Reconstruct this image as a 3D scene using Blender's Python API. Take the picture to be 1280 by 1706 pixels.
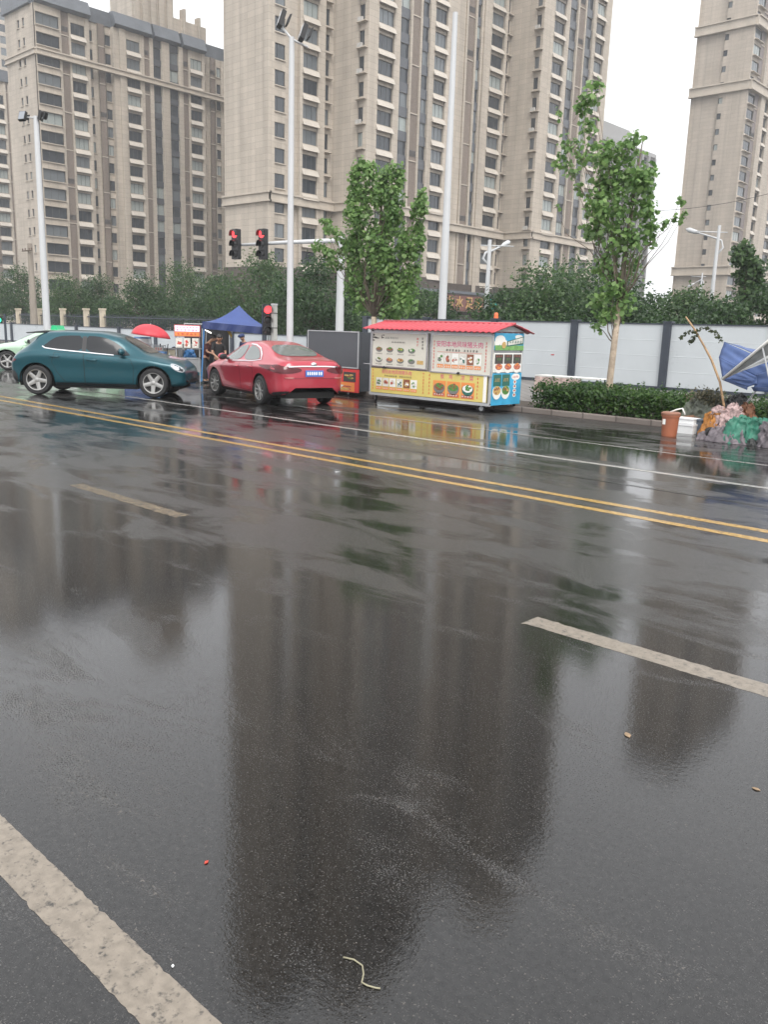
import bpy, bmesh, math, random
import numpy as np
from mathutils import Vector, Matrix
from mathutils.bvhtree import BVHTree
R_ = math.radians
scene = bpy.context.scene
col = scene.collection
for o in list(bpy.data.objects): bpy.data.objects.remove(o)

# ------------------------------------------------------------------ camera, sky, sun, exposure
CAM_H = 1.8; F_PX = 1400.0; CX, CY = 640.0, 853.0
PITCH, ROLL, YAW = R_(12.25), R_(1.79), R_(42.6)
_fw = np.array([-math.sin(YAW)*math.cos(PITCH), math.cos(YAW)*math.cos(PITCH), -math.sin(PITCH)])
_rt = np.array([math.cos(YAW), math.sin(YAW), 0.0]); _up = np.cross(_rt, _fw)
_ri = _rt*math.cos(ROLL) + _up*math.sin(ROLL); _ui = -_rt*math.sin(ROLL) + _up*math.cos(ROLL)
cam = bpy.data.cameras.new('camera'); camo = bpy.data.objects.new('camera', cam); col.objects.link(camo)
cam.sensor_fit = 'HORIZONTAL'; cam.sensor_width = 36; cam.lens = F_PX/1280*36
cam.clip_start = 0.05; cam.clip_end = 5000
M4 = Matrix(((_ri[0], _ui[0], -_fw[0], 0), (_ri[1], _ui[1], -_fw[1], 0), (_ri[2], _ui[2], -_fw[2], CAM_H), (0, 0, 0, 1)))
camo.matrix_world = M4
scene.camera = camo
SUN_EL, SUN_AZ = R_(50), R_(125)          # azimuth from +Y, clockwise
world = bpy.data.worlds.new('World'); scene.world = world; world.use_nodes = True
wn = world.node_tree; wn.nodes.clear()
sky = wn.nodes.new('ShaderNodeTexSky'); sky.sky_type = 'NISHITA'; sky.sun_disc = False
sky.sun_elevation = SUN_EL; sky.sun_rotation = SUN_AZ; sky.air_density = 1.0; sky.dust_density = 6.0; sky.ozone_density = 1.0
hs = wn.nodes.new('ShaderNodeHueSaturation'); hs.inputs['Saturation'].default_value = 0.12
wmix = wn.nodes.new('ShaderNodeMixRGB'); wmix.inputs[0].default_value = 0.72      # cloud layer over the clear sky
wmix.inputs[2].default_value = (9.6, 9.7, 9.9, 1)
wb = wn.nodes.new('ShaderNodeBackground'); wb.inputs['Strength'].default_value = 0.12
wo = wn.nodes.new('ShaderNodeOutputWorld')
wn.links.new(sky.outputs[0], hs.inputs['Color']); wn.links.new(hs.outputs[0], wmix.inputs[1])
wn.links.new(wmix.outputs[0], wb.inputs[0]); wn.links.new(wb.outputs[0], wo.inputs[0])
sl = bpy.data.lights.new('sun', 'SUN'); sl.energy = 1.4; sl.angle = R_(30); sl.color = (1.0, 0.96, 0.9)
so = bpy.data.objects.new('sun', sl); col.objects.link(so)
sd = Vector((math.sin(SUN_AZ)*math.cos(SUN_EL), math.cos(SUN_AZ)*math.cos(SUN_EL), math.sin(SUN_EL)))
so.rotation_euler = (-sd).to_track_quat('-Z', 'Y').to_euler(); so.location = (0, 0, 60)
vs = scene.view_settings; vs.view_transform = 'Standard'; vs.look = 'None'; vs.gamma = 1; vs.use_curve_mapping = False
vs.exposure = 0.85
scene.render.engine = 'CYCLES'; scene.cycles.max_bounces = 6; scene.cycles.transparent_max_bounces = 8
scene.cycles.use_denoising = True

# ------------------------------------------------------------------ pixel -> place helpers (photo pixels on a known plane)
def _ray(px, py):
    return _ri*((px-CX)/F_PX) - _ui*((py-CY)/F_PX) + _fw
_C = np.array([0, 0, CAM_H])
def PX(px, py, x=None, y=None, z=None, d=None):
    r = _ray(px, py)
    if x is not None: t = x/r[0]
    elif y is not None: t = y/r[1]
    elif z is not None: t = (z-CAM_H)/r[2]
    else: t = d
    return _C + r*t
def PROJ(P):
    v = np.array(P, float) - _C
    w = v@_fw
    return CX+F_PX*(v@_ri)/w, CY-F_PX*(v@_ui)/w, w

# ------------------------------------------------------------------ materials
MATS = {}
def mat(name, c, rough=0.6, metal=0.0, spec=0.5, var=0.0, vscale=3.0, bump=0.0, bscale=30.0, emit=None, estr=1.0, coat=0.0, stretch=None, rvar=0.0):
    if name in MATS: return MATS[name]
    m = bpy.data.materials.new(name); m.use_nodes = True; nt = m.node_tree
    p = nt.nodes['Principled BSDF']; L = nt.links.new
    p.inputs['Base Color'].default_value = (*c, 1); p.inputs['Roughness'].default_value = rough
    p.inputs['Metallic'].default_value = metal; p.inputs['Specular IOR Level'].default_value = spec
    p.inputs['Coat Weight'].default_value = coat; p.inputs['Coat Roughness'].default_value = 0.06
    tc = nt.nodes.new('ShaderNodeTexCoord'); mp = nt.nodes.new('ShaderNodeMapping')
    if stretch: mp.inputs['Scale'].default_value = stretch
    L(tc.outputs['Object'], mp.inputs[0])
    if var or rvar:
        n = nt.nodes.new('ShaderNodeTexNoise'); n.inputs['Scale'].default_value = vscale; n.inputs['Detail'].default_value = 6
        n.inputs['Roughness'].default_value = 0.65; L(mp.outputs[0], n.inputs['Vector'])
        if var:
            mx = nt.nodes.new('ShaderNodeMixRGB'); k = var
            mx.inputs[1].default_value = (*[max(0, x*(1-k)) for x in c], 1); mx.inputs[2].default_value = (*[min(1, x*(1+k)) for x in c], 1)
            cr = nt.nodes.new('ShaderNodeMapRange'); cr.inputs[1].default_value = .3; cr.inputs[2].default_value = .7
            L(n.outputs[0], cr.inputs[0]); L(cr.outputs[0], mx.inputs[0]); L(mx.outputs[0], p.inputs['Base Color'])
        if rvar:
            mr = nt.nodes.new('ShaderNodeMapRange'); mr.inputs[1].default_value = .3; mr.inputs[2].default_value = .7
            mr.inputs[3].default_value = max(0, rough-rvar); mr.inputs[4].default_value = min(1, rough+rvar)
            L(n.outputs[0], mr.inputs[0]); L(mr.outputs[0], p.inputs['Roughness'])
    if bump:
        n2 = nt.nodes.new('ShaderNodeTexNoise'); n2.inputs['Scale'].default_value = bscale; n2.inputs['Detail'].default_value = 4
        L(mp.outputs[0], n2.inputs['Vector'])
        b = nt.nodes.new('ShaderNodeBump'); b.inputs['Strength'].default_value = bump; b.inputs['Distance'].default_value = 0.02
        L(n2.outputs[0], b.inputs['Height']); L(b.outputs[0], p.inputs['Normal'])
    if emit:
        p.inputs['Emission Color'].default_value = (*emit, 1); p.inputs['Emission Strength'].default_value = estr
    MATS[name] = m; return m

def stone_tiles(name, c, k=0.10, tile=(1.5, 0.75), groove=0.82, offs=0.0):
    """stone cladding: big tiles with fine joints, tone differing from tile to tile, rain streaks"""
    m = bpy.data.materials.new(name); m.use_nodes = True; nt = m.node_tree; L = nt.links.new
    p = nt.nodes['Principled BSDF']; p.inputs['Roughness'].default_value = 0.75; p.inputs['Specular IOR Level'].default_value = 0.3
    g = nt.nodes.new('ShaderNodeNewGeometry'); s = nt.nodes.new('ShaderNodeSeparateXYZ'); L(g.outputs['Position'], s.inputs[0])
    ad = nt.nodes.new('ShaderNodeMath'); ad.operation = 'ADD'; L(s.outputs[0], ad.inputs[0]); L(s.outputs[1], ad.inputs[1])
    cb = nt.nodes.new('ShaderNodeCombineXYZ'); L(ad.outputs[0], cb.inputs[0]); L(s.outputs[2], cb.inputs[1])
    br = nt.nodes.new('ShaderNodeTexBrick'); br.offset = offs; br.inputs['Scale'].default_value = 1.0
    br.inputs['Brick Width'].default_value = tile[0]; br.inputs['Row Height'].default_value = tile[1]
    br.inputs['Mortar Size'].default_value = 0.018; br.inputs['Bias'].default_value = 0.0
    br.inputs['Color1'].default_value = (*[x*(1-k*.6) for x in c], 1); br.inputs['Color2'].default_value = (*[x*(1+k*.6) for x in c], 1)
    br.inputs['Mortar'].default_value = (*[x*groove*.8 for x in c], 1); L(cb.outputs[0], br.inputs['Vector'])
    mp = nt.nodes.new('ShaderNodeMapping'); mp.inputs['Scale'].default_value = (.9, .05, 1); L(cb.outputs[0], mp.inputs[0])
    n = nt.nodes.new('ShaderNodeTexNoise'); n.inputs['Scale'].default_value = 1.0; n.inputs['Detail'].default_value = 7; L(mp.outputs[0], n.inputs['Vector'])
    mr = nt.nodes.new('ShaderNodeMapRange'); mr.inputs[1].default_value = .35; mr.inputs[2].default_value = .7; mr.inputs[3].default_value = 1.05; mr.inputs[4].default_value = 0.8
    L(n.outputs[0], mr.inputs[0])
    mu = nt.nodes.new('ShaderNodeMixRGB'); mu.blend_type = 'MULTIPLY'; mu.inputs[0].default_value = 1; L(br.outputs[0], mu.inputs[1]); L(mr.outputs[0], mu.inputs[2])
    L(mu.outputs[0], p.inputs['Base Color'])
    MATS[name] = m; return m

def leafmat(name, c1, c2, c3):
    m = bpy.data.materials.new(name); m.use_nodes = True; nt = m.node_tree; L = nt.links.new; nt.nodes.clear()
    out = nt.nodes.new('ShaderNodeOutputMaterial')
    g = nt.nodes.new('ShaderNodeNewGeometry'); tc = nt.nodes.new('ShaderNodeTexCoord')
    n = nt.nodes.new('ShaderNodeTexNoise'); n.inputs['Scale'].default_value = 0.9; n.inputs['Detail'].default_value = 3; L(tc.outputs['Object'], n.inputs['Vector'])
    ad = nt.nodes.new('ShaderNodeMath'); ad.operation = 'MULTIPLY_ADD'; ad.inputs[1].default_value = 0.55; L(g.outputs['Random Per Island'], ad.inputs[0])
    mm = nt.nodes.new('ShaderNodeMath'); mm.operation = 'MULTIPLY'; mm.inputs[1].default_value = 0.5; L(n.outputs[0], mm.inputs[0]); L(mm.outputs[0], ad.inputs[2])
    cr = nt.nodes.new('ShaderNodeValToRGB'); e = cr.color_ramp.elements
    e[0].position = .18; e[0].color = (*c1, 1); e[1].position = .85; e[1].color = (*c3, 1); x = e.new(.5); x.color = (*c2, 1)
    L(ad.outputs[0], cr.inputs[0])
    p = nt.nodes.new('ShaderNodeBsdfPrincipled'); p.inputs['Roughness'].default_value = 0.38; p.inputs['Specular IOR Level'].default_value = 0.5; L(cr.outputs[0], p.inputs['Base Color'])
    t = nt.nodes.new('ShaderNodeBsdfTranslucent'); L(cr.outputs[0], t.inputs[0])
    mx = nt.nodes.new('ShaderNodeMixShader'); mx.inputs[0].default_value = 0.5; L(p.outputs[0], mx.inputs[1]); L(t.outputs[0], mx.inputs[2]); L(mx.outputs[0], out.inputs[0])
    MATS[name] = m; return m

# ------------------------------------------------------------------ mesh builder
class MB:
    def __init__(s): s.v = []; s.f = []; s.m = []
    def add(s, vs, fs, mi=0):
        b = len(s.v); s.v.extend([tuple(map(float, p)) for p in vs])
        for f in fs: s.f.append(tuple(b+i for i in f)); s.m.append(mi)
    def quad(s, a, b, c, d, mi=0): s.add([a, b, c, d], [(0, 1, 2, 3)], mi)
    def obox(s, o, ux, uy, uz, mi=0):
        o, ux, uy, uz = map(lambda q: np.array(q, float), (o, ux, uy, uz))
        vs = [o, o+ux, o+ux+uy, o+uy, o+uz, o+ux+uz, o+ux+uy+uz, o+uy+uz]
        s.add(vs, [(0, 3, 2, 1), (4, 5, 6, 7), (0, 1, 5, 4), (1, 2, 6, 5), (2, 3, 7, 6), (3, 0, 4, 7)], mi)
    def box(s, x0, x1, y0, y1, z0, z1, mi=0): s.obox((x0, y0, z0), (x1-x0, 0, 0), (0, y1-y0, 0), (0, 0, z1-z0), mi)
    def tube(s, pts, rad, n=8, mi=0, cap=True):
        pts = [np.array(p, float) for p in pts]; k = len(pts)
        if not hasattr(rad, '__len__'): rad = [rad]*k
        rings = []; ref = None
        for i in range(k):
            d = pts[min(i+1, k-1)]-pts[max(i-1, 0)]; d = d/(np.linalg.norm(d)+1e-9)
            if ref is None:
                ref = np.cross(d, (0, 0, 1) if abs(d[2]) < .9 else (1, 0, 0))
            ref = ref-d*(ref@d); ref = ref/(np.linalg.norm(ref)+1e-9); b = np.cross(d, ref)
            rings.append([pts[i]+rad[i]*(math.cos(2*math.pi*j/n)*ref+math.sin(2*math.pi*j/n)*b) for j in range(n)])
        vs = [p for r in rings for p in r]; fs = []
        for i in range(k-1):
            for j in range(n): fs.append((i*n+j, i*n+(j+1) % n, (i+1)*n+(j+1) % n, (i+1)*n+j))
        if cap: fs.append(tuple(range(n-1, -1, -1))); fs.append(tuple((k-1)*n+j for j in range(n)))
        s.add(vs, fs, mi)
    def lathe(s, prof, c=(0, 0, 0), axis='z', n=20, mi=0, close=False):
        """prof: (r, h) pairs; axis z or y"""
        vs = []; k = len(prof)
        for r, h in prof:
            for j in range(n):
                a = 2*math.pi*j/n; q = (r*math.cos(a), r*math.sin(a), h) if axis == 'z' else (r*math.cos(a), h, r*math.sin(a))
                vs.append((c[0]+q[0], c[1]+q[1], c[2]+q[2]))
        fs = []
        for i in range(k-1 if not close else k):
            for j in range(n): fs.append((i*n+j, i*n+(j+1) % n, ((i+1) % k)*n+(j+1) % n, ((i+1) % k)*n+j))
        s.add(vs, fs, mi)
    def grid(s, P, mi=0, wrap=False):
        P = np.array(P, float); a, b = P.shape[:2]; vs = P.reshape(-1, 3); fs = []
        for i in range(a-1):
            for j in range(b if wrap else b-1): fs.append((i*b+j, (i)*b+(j+1) % b, (i+1)*b+(j+1) % b, (i+1)*b+j))
        s.add(vs, fs, mi)
    def poly(s, pts, mi=0): s.add(pts, [tuple(range(len(pts)))], mi)
    def prism(s, pts, off, mi=0):
        n = len(pts); pts = [np.array(p, float) for p in pts]; off = np.array(off, float)
        s.add(pts+[p+off for p in pts], [tuple(range(n-1, -1, -1)), tuple(range(n, 2*n))]+[(i, (i+1) % n, n+(i+1) % n, n+i) for i in range(n)], mi)
    def ball(s, c, r, nu=12, nv=8, mi=0):
        r = r if hasattr(r, '__len__') else (r, r, r)
        P = [[(c[0]+r[0]*math.sin(math.pi*i/nv)*math.cos(2*math.pi*j/nu), c[1]+r[1]*math.sin(math.pi*i/nv)*math.sin(2*math.pi*j/nu), c[2]+r[2]*math.cos(math.pi*i/nv)) for j in range(nu)] for i in range(nv+1)]
        s.grid(P, mi, True)
    def mesh(s, name, mats, off=None, smooth=False):
        me = bpy.data.meshes.new(name)
        v = np.array(s.v, float).reshape(-1, 3)
        if off is not None: v = v-np.array(off, float)
        me.from_pydata(v.tolist(), [], s.f)
        for q in (mats if isinstance(mats, (list, tuple)) else [mats]): me.materials.append(q)
        if len(me.materials) > 1: me.polygons.foreach_set('material_index', s.m)
        if smooth is True: me.polygons.foreach_set('use_smooth', [True]*len(me.polygons))
        elif smooth:
            bm = bmesh.new(); bm.from_mesh(me); bmesh.ops.remove_doubles(bm, verts=bm.verts, dist=1e-5)
            for f in bm.faces: f.smooth = True
            for e in bm.edges:
                if len(e.link_faces) == 2 and e.calc_face_angle(0) > R_(smooth): e.smooth = False
            bm.to_mesh(me); bm.free()
        me.validate(); me.update(); return me
    def build(s, name, mats, parent=None, world=False, smooth=False, loc=None):
        """parent: verts are in the parent's frame, or (world) in world coordinates under an unrotated parent; loc: top-level origin"""
        off = None
        if world and parent is not None: off = BASE[parent.name]
        if loc is not None and parent is None: off = loc
        o = bpy.data.objects.new(name, s.mesh(name, mats, off, smooth)); col.objects.link(o)
        if parent is not None: o.parent = parent
        elif loc is not None: o.location = loc
        if world and parent is not None: BASE[o.name] = BASE[parent.name]
        return o
BASE = {}
def tag(o, label=None, cat=None, group=None, kind=None):
    if label: o['label'] = label
    if cat: o['category'] = cat
    if group: o['group'] = group
    if kind: o['kind'] = kind
    return o
def thing(name, label, cat, loc=(0, 0, 0), rotz=0.0, group=None):
    o = bpy.data.objects.new(name, None); col.objects.link(o); o.location = tuple(map(float, loc)); o.rotation_euler = (0, 0, rotz)
    o.empty_display_size = .3; BASE[o.name] = tuple(map(float, loc)); return tag(o, label, cat, group)
def struct(o): o['kind'] = 'structure'; return o
def text_mb(body, size, bold=0.0, ext=0.0):
    cu = bpy.data.curves.new('lettering', 'FONT'); cu.body = body; cu.size = size; cu.align_x = 'CENTER'; cu.align_y = 'CENTER'; cu.offset = bold; cu.extrude = ext; cu.resolution_u = 2
    o = bpy.data.objects.new('lettering', cu); col.objects.link(o)
    dg = bpy.context.evaluated_depsgraph_get(); dg.update()
    me = bpy.data.meshes.new_from_object(o.evaluated_get(dg)); mb = MB()
    mb.add([v.co[:] for v in me.vertices], [tuple(p.vertices) for p in me.polygons])
    bpy.data.objects.remove(o); bpy.data.curves.remove(cu); bpy.data.meshes.remove(me); return mb
def place(mb, fn):
    mb.v = [tuple(fn(*p)) for p in mb.v]; return mb
def smooth_poly(p, it=2):
    for _ in range(it):
        q = []
        for i in range(len(p)):
            a, b = np.array(p[i], float), np.array(p[(i+1) % len(p)], float); q += [a*.75+b*.25, a*.25+b*.75]
        p = q
    return [tuple(x) for x in p]
def pchip(xk, yk, x):
    xk = np.asarray(xk, float); yk = np.asarray(yk, float); x = np.asarray(x, float)
    h = np.diff(xk); d = np.diff(yk)/h; m = np.zeros_like(yk)
    m[0], m[-1] = d[0], d[-1]
    for i in range(1, len(xk)-1):
        if d[i-1]*d[i] > 0:
            w1, w2 = 2*h[i]+h[i-1], h[i]+2*h[i-1]; m[i] = (w1+w2)/(w1/d[i-1]+w2/d[i])
    i = np.clip(np.searchsorted(xk, x)-1, 0, len(h)-1); t = (x-xk[i])/h[i]
    return yk[i]*(1+2*t)*(1-t)**2+m[i]*h[i]*t*(1-t)**2+yk[i+1]*t*t*(3-2*t)+m[i+1]*h[i]*t*t*(t-1)

# ------------------------------------------------------------------ wet road
def road_material():
    m = bpy.data.materials.new('wet_asphalt'); m.use_nodes = True; nt = m.node_tree; L = nt.links.new
    N = nt.nodes.new; p = nt.nodes['Principled BSDF']
    g = N('ShaderNodeNewGeometry')
    def noise(scale, detail=4, rough=.55, st=(1, 1, 1), dist=0.0):
        mp = N('ShaderNodeMapping'); mp.inputs['Scale'].default_value = st; L(g.outputs['Position'], mp.inputs[0])
        n = N('ShaderNodeTexNoise'); n.inputs['Scale'].default_value = scale; n.inputs['Detail'].default_value = detail; n.inputs['Roughness'].default_value = rough
        n.inputs['Distortion'].default_value = dist; L(mp.outputs[0], n.inputs['Vector']); return n.outputs[0]
    def rng(v, a, b, c=0., d=1., smooth=True):
        r = N('ShaderNodeMapRange'); r.interpolation_type = 'SMOOTHSTEP' if smooth else 'LINEAR'
        for i, q in enumerate((a, b, c, d)): r.inputs[i+1].default_value = q
        L(v, r.inputs[0]); return r.outputs[0]
    def math_(op, a, b):
        q = N('ShaderNodeMath'); q.operation = op
        for i, x in enumerate((a, b)):
            if isinstance(x, (int, float)): q.inputs[i].default_value = x
            else: L(x, q.inputs[i])
        return q.outputs[0]
    # standing water: wheel ruts along the lanes, broken up by wide drawn-out hollows
    sxyz = N('ShaderNodeSeparateXYZ'); L(g.outputs['Position'], sxyz.inputs[0])
    ny = math_('MULTIPLY', noise(.5, 2, .5, (.3, .3, 1)), 1.2)
    yy = math_('DIVIDE', math_('ADD', math_('SUBTRACT', sxyz.outputs[1], .6), ny), 16.0)
    ruts = N('ShaderNodeValToRGB'); el = ruts.color_ramp.elements; el[0].position = 0; el[0].color = (.55, .55, .55, 1); el[1].position = 1; el[1].color = (.34, .34, .34, 1)
    for pos, v in ((1.3, .70), (3.7, .82), (4.7, .36), (9.7, .28), (10.9, .66), (12.6, .66), (13.4, .32)):
        q = el.new(pos/16); q.color = (v, v, v, 1)
    L(yy, ruts.inputs[0])
    big = noise(.42, 3, .5, (.30, 1.0, 1), .5); small = noise(1.7, 5, .62, (.5, 1.25, 1), .5)
    w = rng(math_('ADD', math_('MULTIPLY', big, .42), math_('MULTIPLY', small, .58)), .38, .62, smooth=False)
    wet = rng(math_('ADD', math_('MULTIPLY', w, .5), math_('MULTIPLY', ruts.outputs[0], .5)), .33, .58)
    grain = noise(120, 2, .5); grain2 = noise(42, 3, .6); fine = noise(150, 1.5, .5); wave = noise(9, 2, .5)
    vor = N('ShaderNodeTexVoronoi'); vor.inputs['Scale'].default_value = 85; L(g.outputs['Position'], vor.inputs['Vector'])
    sep = N('ShaderNodeSeparateColor'); L(vor.outputs['Color'], sep.inputs[0])
    def lerp(t, a, b):
        q = N('ShaderNodeMix'); q.data_type = 'FLOAT'; q.inputs[2].default_value = a; q.inputs[3].default_value = b; L(t, q.inputs[0]); return q.outputs[0]
    def mixc(t, a, b):
        q = N('ShaderNodeMixRGB'); L(t, q.inputs[0])
        for k, x in ((1, a), (2, b)):
            if isinstance(x, tuple): q.inputs[k].default_value = (*x, 1)
            else: L(x, q.inputs[k])
        return q.outputs[0]
    patch = rng(noise(.6, 6, .6, (.25, 1, 1)), .4, .7)
    base = mixc(rng(grain2, .3, .7), (.0025, .0024, .0024), (.014, .0136, .0132)); base = mixc(math_('MULTIPLY', patch, .6), base, (.016, .0155, .015))
    base = mixc(math_('MULTIPLY', rng(sep.outputs[0], .90, .93), rng(vor.outputs['Distance'], .30, .16)), base, (.070, .064, .058))
    # cracks
    ck = N('ShaderNodeTexVoronoi'); ck.feature = 'DISTANCE_TO_EDGE'; ck.inputs['Scale'].default_value = .22; cmap = N('ShaderNodeMixRGB'); cmap.inputs[0].default_value = .12
    cn = N('ShaderNodeTexNoise'); cn.inputs['Scale'].default_value = 1.6; cn.inputs['Detail'].default_value = 6; L(g.outputs['Position'], cn.inputs['Vector']); cmap.blend_type = 'ADD'; L(g.outputs['Position'], cmap.inputs[1]); L(cn.outputs['Color'], cmap.inputs[2])
    cmap.inputs[0].default_value = 1.2; L(cmap.outputs[0], ck.inputs['Vector'])
    crack = math_('MULTIPLY', rng(ck.outputs['Distance'], .0016, .0006), rng(noise(.5, 2), .52, .6)); base = mixc(crack, base, (.006, .006, .006))
    L(base, p.inputs['Base Color']); p.inputs['IOR'].default_value = 1.58
    L(lerp(wet, .06, .0), p.inputs['Roughness'])
    h = math_('ADD', math_('MULTIPLY', grain, .5), math_('ADD', math_('MULTIPLY', grain2, 1.0), math_('MULTIPLY', wave, .5)))
    b = N('ShaderNodeBump'); b.inputs['Distance'].default_value = .006; L(lerp(wet, ROAD_BUMP*1.4, ROAD_BUMP*.46), b.inputs['Strength']); L(h, b.inputs['Height']); L(b.outputs[0], p.inputs['Normal'])
    # stones standing out of the film
    p2 = N('ShaderNodeBsdfPrincipled'); p2.inputs['Roughness'].default_value = .30; p2.inputs['IOR'].default_value = 1.58
    L(mixc(rng(sep.outputs[0], .97, .985), mixc(sep.outputs[1], (.012, .0115, .0115), (.066, .064, .062)), (.10, .09, .08)), p2.inputs['Base Color'])
    b2 = N('ShaderNodeBump'); b2.inputs['Distance'].default_value = .006; b2.inputs['Strength'].default_value = .45; L(math_('ADD', vor.outputs['Distance'], grain), b2.inputs['Height']); L(b2.outputs[0], p2.inputs['Normal'])
    th = lerp(wet, .43, .63); mk = rng(math_('SUBTRACT', fine, th), -.03, .05)
    mx = N('ShaderNodeMixShader'); L(mk, mx.inputs[0]); L(p.outputs[0], mx.inputs[1]); L(p2.outputs[0], mx.inputs[2]); L(mx.outputs[0], nt.nodes['Material Output'].inputs['Surface'])
    return m
ROAD_BUMP = 0.10; HAZE = 0.0008
M_road = road_material()
def paint_material(name, c, worn, wet=.15):
    m = bpy.data.materials.new(name); m.use_nodes = True; nt = m.node_tree; L = nt.links.new; N = nt.nodes.new; p = nt.nodes['Principled BSDF']
    g = N('ShaderNodeNewGeometry')
    n = N('ShaderNodeTexNoise'); n.inputs['Scale'].default_value = 20; n.inputs['Detail'].default_value = 8; n.inputs['Roughness'].default_value = .7; L(g.outputs['Position'], n.inputs['Vector'])
    n2 = N('ShaderNodeTexNoise'); n2.inputs['Scale'].default_value = 70; n2.inputs['Detail'].default_value = 3; L(g.outputs['Position'], n2.inputs['Vector'])
    ad = N('ShaderNodeMath'); ad.operation = 'MULTIPLY_ADD'; ad.inputs[1].default_value = .45; L(n2.outputs[0], ad.inputs[0]); L(n.outputs[0], ad.inputs[2])
    r = N('ShaderNodeMapRange'); r.inputs[1].default_value = worn-.08; r.inputs[2].default_value = worn+.08; L(ad.outputs[0], r.inputs[0])
    n3 = N('ShaderNodeTexNoise'); n3.inputs['Scale'].default_value = 26; n3.inputs['Detail'].default_value = 5; L(g.outputs['Position'], n3.inputs['Vector'])
    cc = N('ShaderNodeMixRGB'); cc.inputs[1].default_value = (*[q*.76 for q in c], 1); cc.inputs[2].default_value = (*c, 1)
    rr = N('ShaderNodeMapRange'); rr.inputs[1].default_value = .35; rr.inputs[2].default_value = .62; L(n3.outputs[0], rr.inputs[0]); L(rr.outputs[0], cc.inputs[0])
    mx = N('ShaderNodeMixRGB'); mx.inputs[1].default_value = (.04, .039, .038, 1); L(r.outputs[0], mx.inputs[0]); L(cc.outputs[0], mx.inputs[2]); L(mx.outputs[0], p.inputs['Base Color'])
    p.inputs['Roughness'].default_value = wet; p.inputs['IOR'].default_value = 1.36
    b = N('ShaderNodeBump'); b.inputs['Strength'].default_value = .5; b.inputs['Distance'].default_value = .004; L(n2.outputs[0], b.inputs['Height']); L(b.outputs[0], p.inputs['Normal'])
    MATS[name] = m; return m
M_white = paint_material('white_road_paint', (.40, .39, .365), .63)
M_whitebold = paint_material('thick_white_road_paint', (.23, .20, .165), .60, .42)
M_yellow = paint_material('yellow_road_paint', (.46, .29, .09), .62)
M_white2 = paint_material('worn_white_road_paint', (.34, .33, .31), .68)
M_oldpaint = paint_material('faded_road_paint', (.20, .155, .10), .70)
def sheet(name, x0, x1, y0, y1, z, m, n=1):
    b = MB(); xs = np.linspace(x0, x1, n+1)
    for i in range(n): b.quad((xs[i], y0, z), (xs[i+1], y0, z), (xs[i+1], y1, z), (xs[i], y1, z))
    return struct(b.build(name, m))
sheet('ground', -1500, 1500, -600, 2600, -0.03, mat('bare_ground', (.09, .085, .08), .8, var=.3, vscale=.05))
sheet('road', -320, 220, -22, 26.6, 0.0, M_road)
def painted(name, x0, x1, y0, y1, m, seed, jag=.004, step=.06, ends=True):
    zp = .002 if y0 > 5 else .001
    """a road marking with a worn, slightly ragged outline"""
    rs = np.random.RandomState(seed); a, c = max(x0, -34), min(x1, 8); xs = np.concatenate([[x0] if x0 < a else [], np.arange(a, c, step), [c], [x1] if x1 > c else []]); k = len(xs); b = MB()
    e0 = rs.normal(size=k)*jag*.6; e1 = rs.normal(size=k)*jag*.6
    for e in (e0, e1): e += np.interp(xs, np.linspace(x0, x1, 400), rs.normal(size=400)*jag*.5) - np.where(rs.rand(k) < .06, jag*2.2, 0)
    if ends: e0[[0, -1]] += (y1-y0)*.12; e1[[0, -1]] -= (y1-y0)*-.05
    for i in range(k-1): b.quad((xs[i], y0-e0[i]*1.0, zp), (xs[i+1], y0-e0[i+1], zp), (xs[i+1], y1+e1[i+1], zp), (xs[i], y1+e1[i], zp))
    return struct(b.build(name, m))
painted('yellow_road_line', -120, 60, 7.89, 8.02, M_yellow, 1); painted('yellow_road_line', -120, 60, 8.30, 8.43, M_yellow, 2)
painted('white_road_line', -24.5, 60, 10.83, 10.96, M_white, 3); painted('white_road_line', -17.5, 60, 12.90, 12.99, M_white2, 4)
for x0, x1, sd_ in ((-2.78, 3.3, 5), (9.3, 15.3, 6)): painted('lane_dash', x0, x1, 4.36, 4.53, M_whitebold, sd_, .004, .03)
painted('lane_dash', -8.8, -6.7, 4.37, 4.53, M_oldpaint, 7, .008, .03)
painted('edge_line', -5.6, 0.6, .97, 1.12, M_whitebold, 8, .002, .02)
sheet('road_seam', -14, 40, 16.02, 16.06, .004, mat('bitumen_seam', (.012, .012, .012), .3))
sheet('road_seam', -120, 60, 9.62, 9.645, .004, mat('bitumen_seam', (.012, .012, .012), .3))
# kerb and pavement
M_kerb = stone_tiles('kerb_stone', (.17, .145, .13), .25, (.8, .5), .6)
M_pave = stone_tiles('pavement_slabs', (.20, .19, .18), .25, (.4, .4), .7, .5)
k = MB(); k.box(-19.2, 60, 16.60, 16.75, -.02, .13); k.box(-19.35, -19.2, 16.75, 26.6, -.02, .13)
kb = struct(k.build('kerb', M_kerb)); bv = kb.modifiers.new('bevel', 'BEVEL'); bv.width = .02; bv.segments = 2
k = MB(); k.box(-19.2, 60, 18.55, 29.5, -.02, .10); struct(k.build('pavement', M_pave))
k = MB(); k.box(-19.2, 60, 16.75, 18.55, -.02, .09); struct(k.build('planting_strip', mat('wet_soil', (.05, .038, .028), .8, var=.4, vscale=6, bump=.6, bscale=12)))
k = MB(); k.box(-320, -19.4, 26.6, 60, -.02, .10); struct(k.build('pavement', M_pave))

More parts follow.
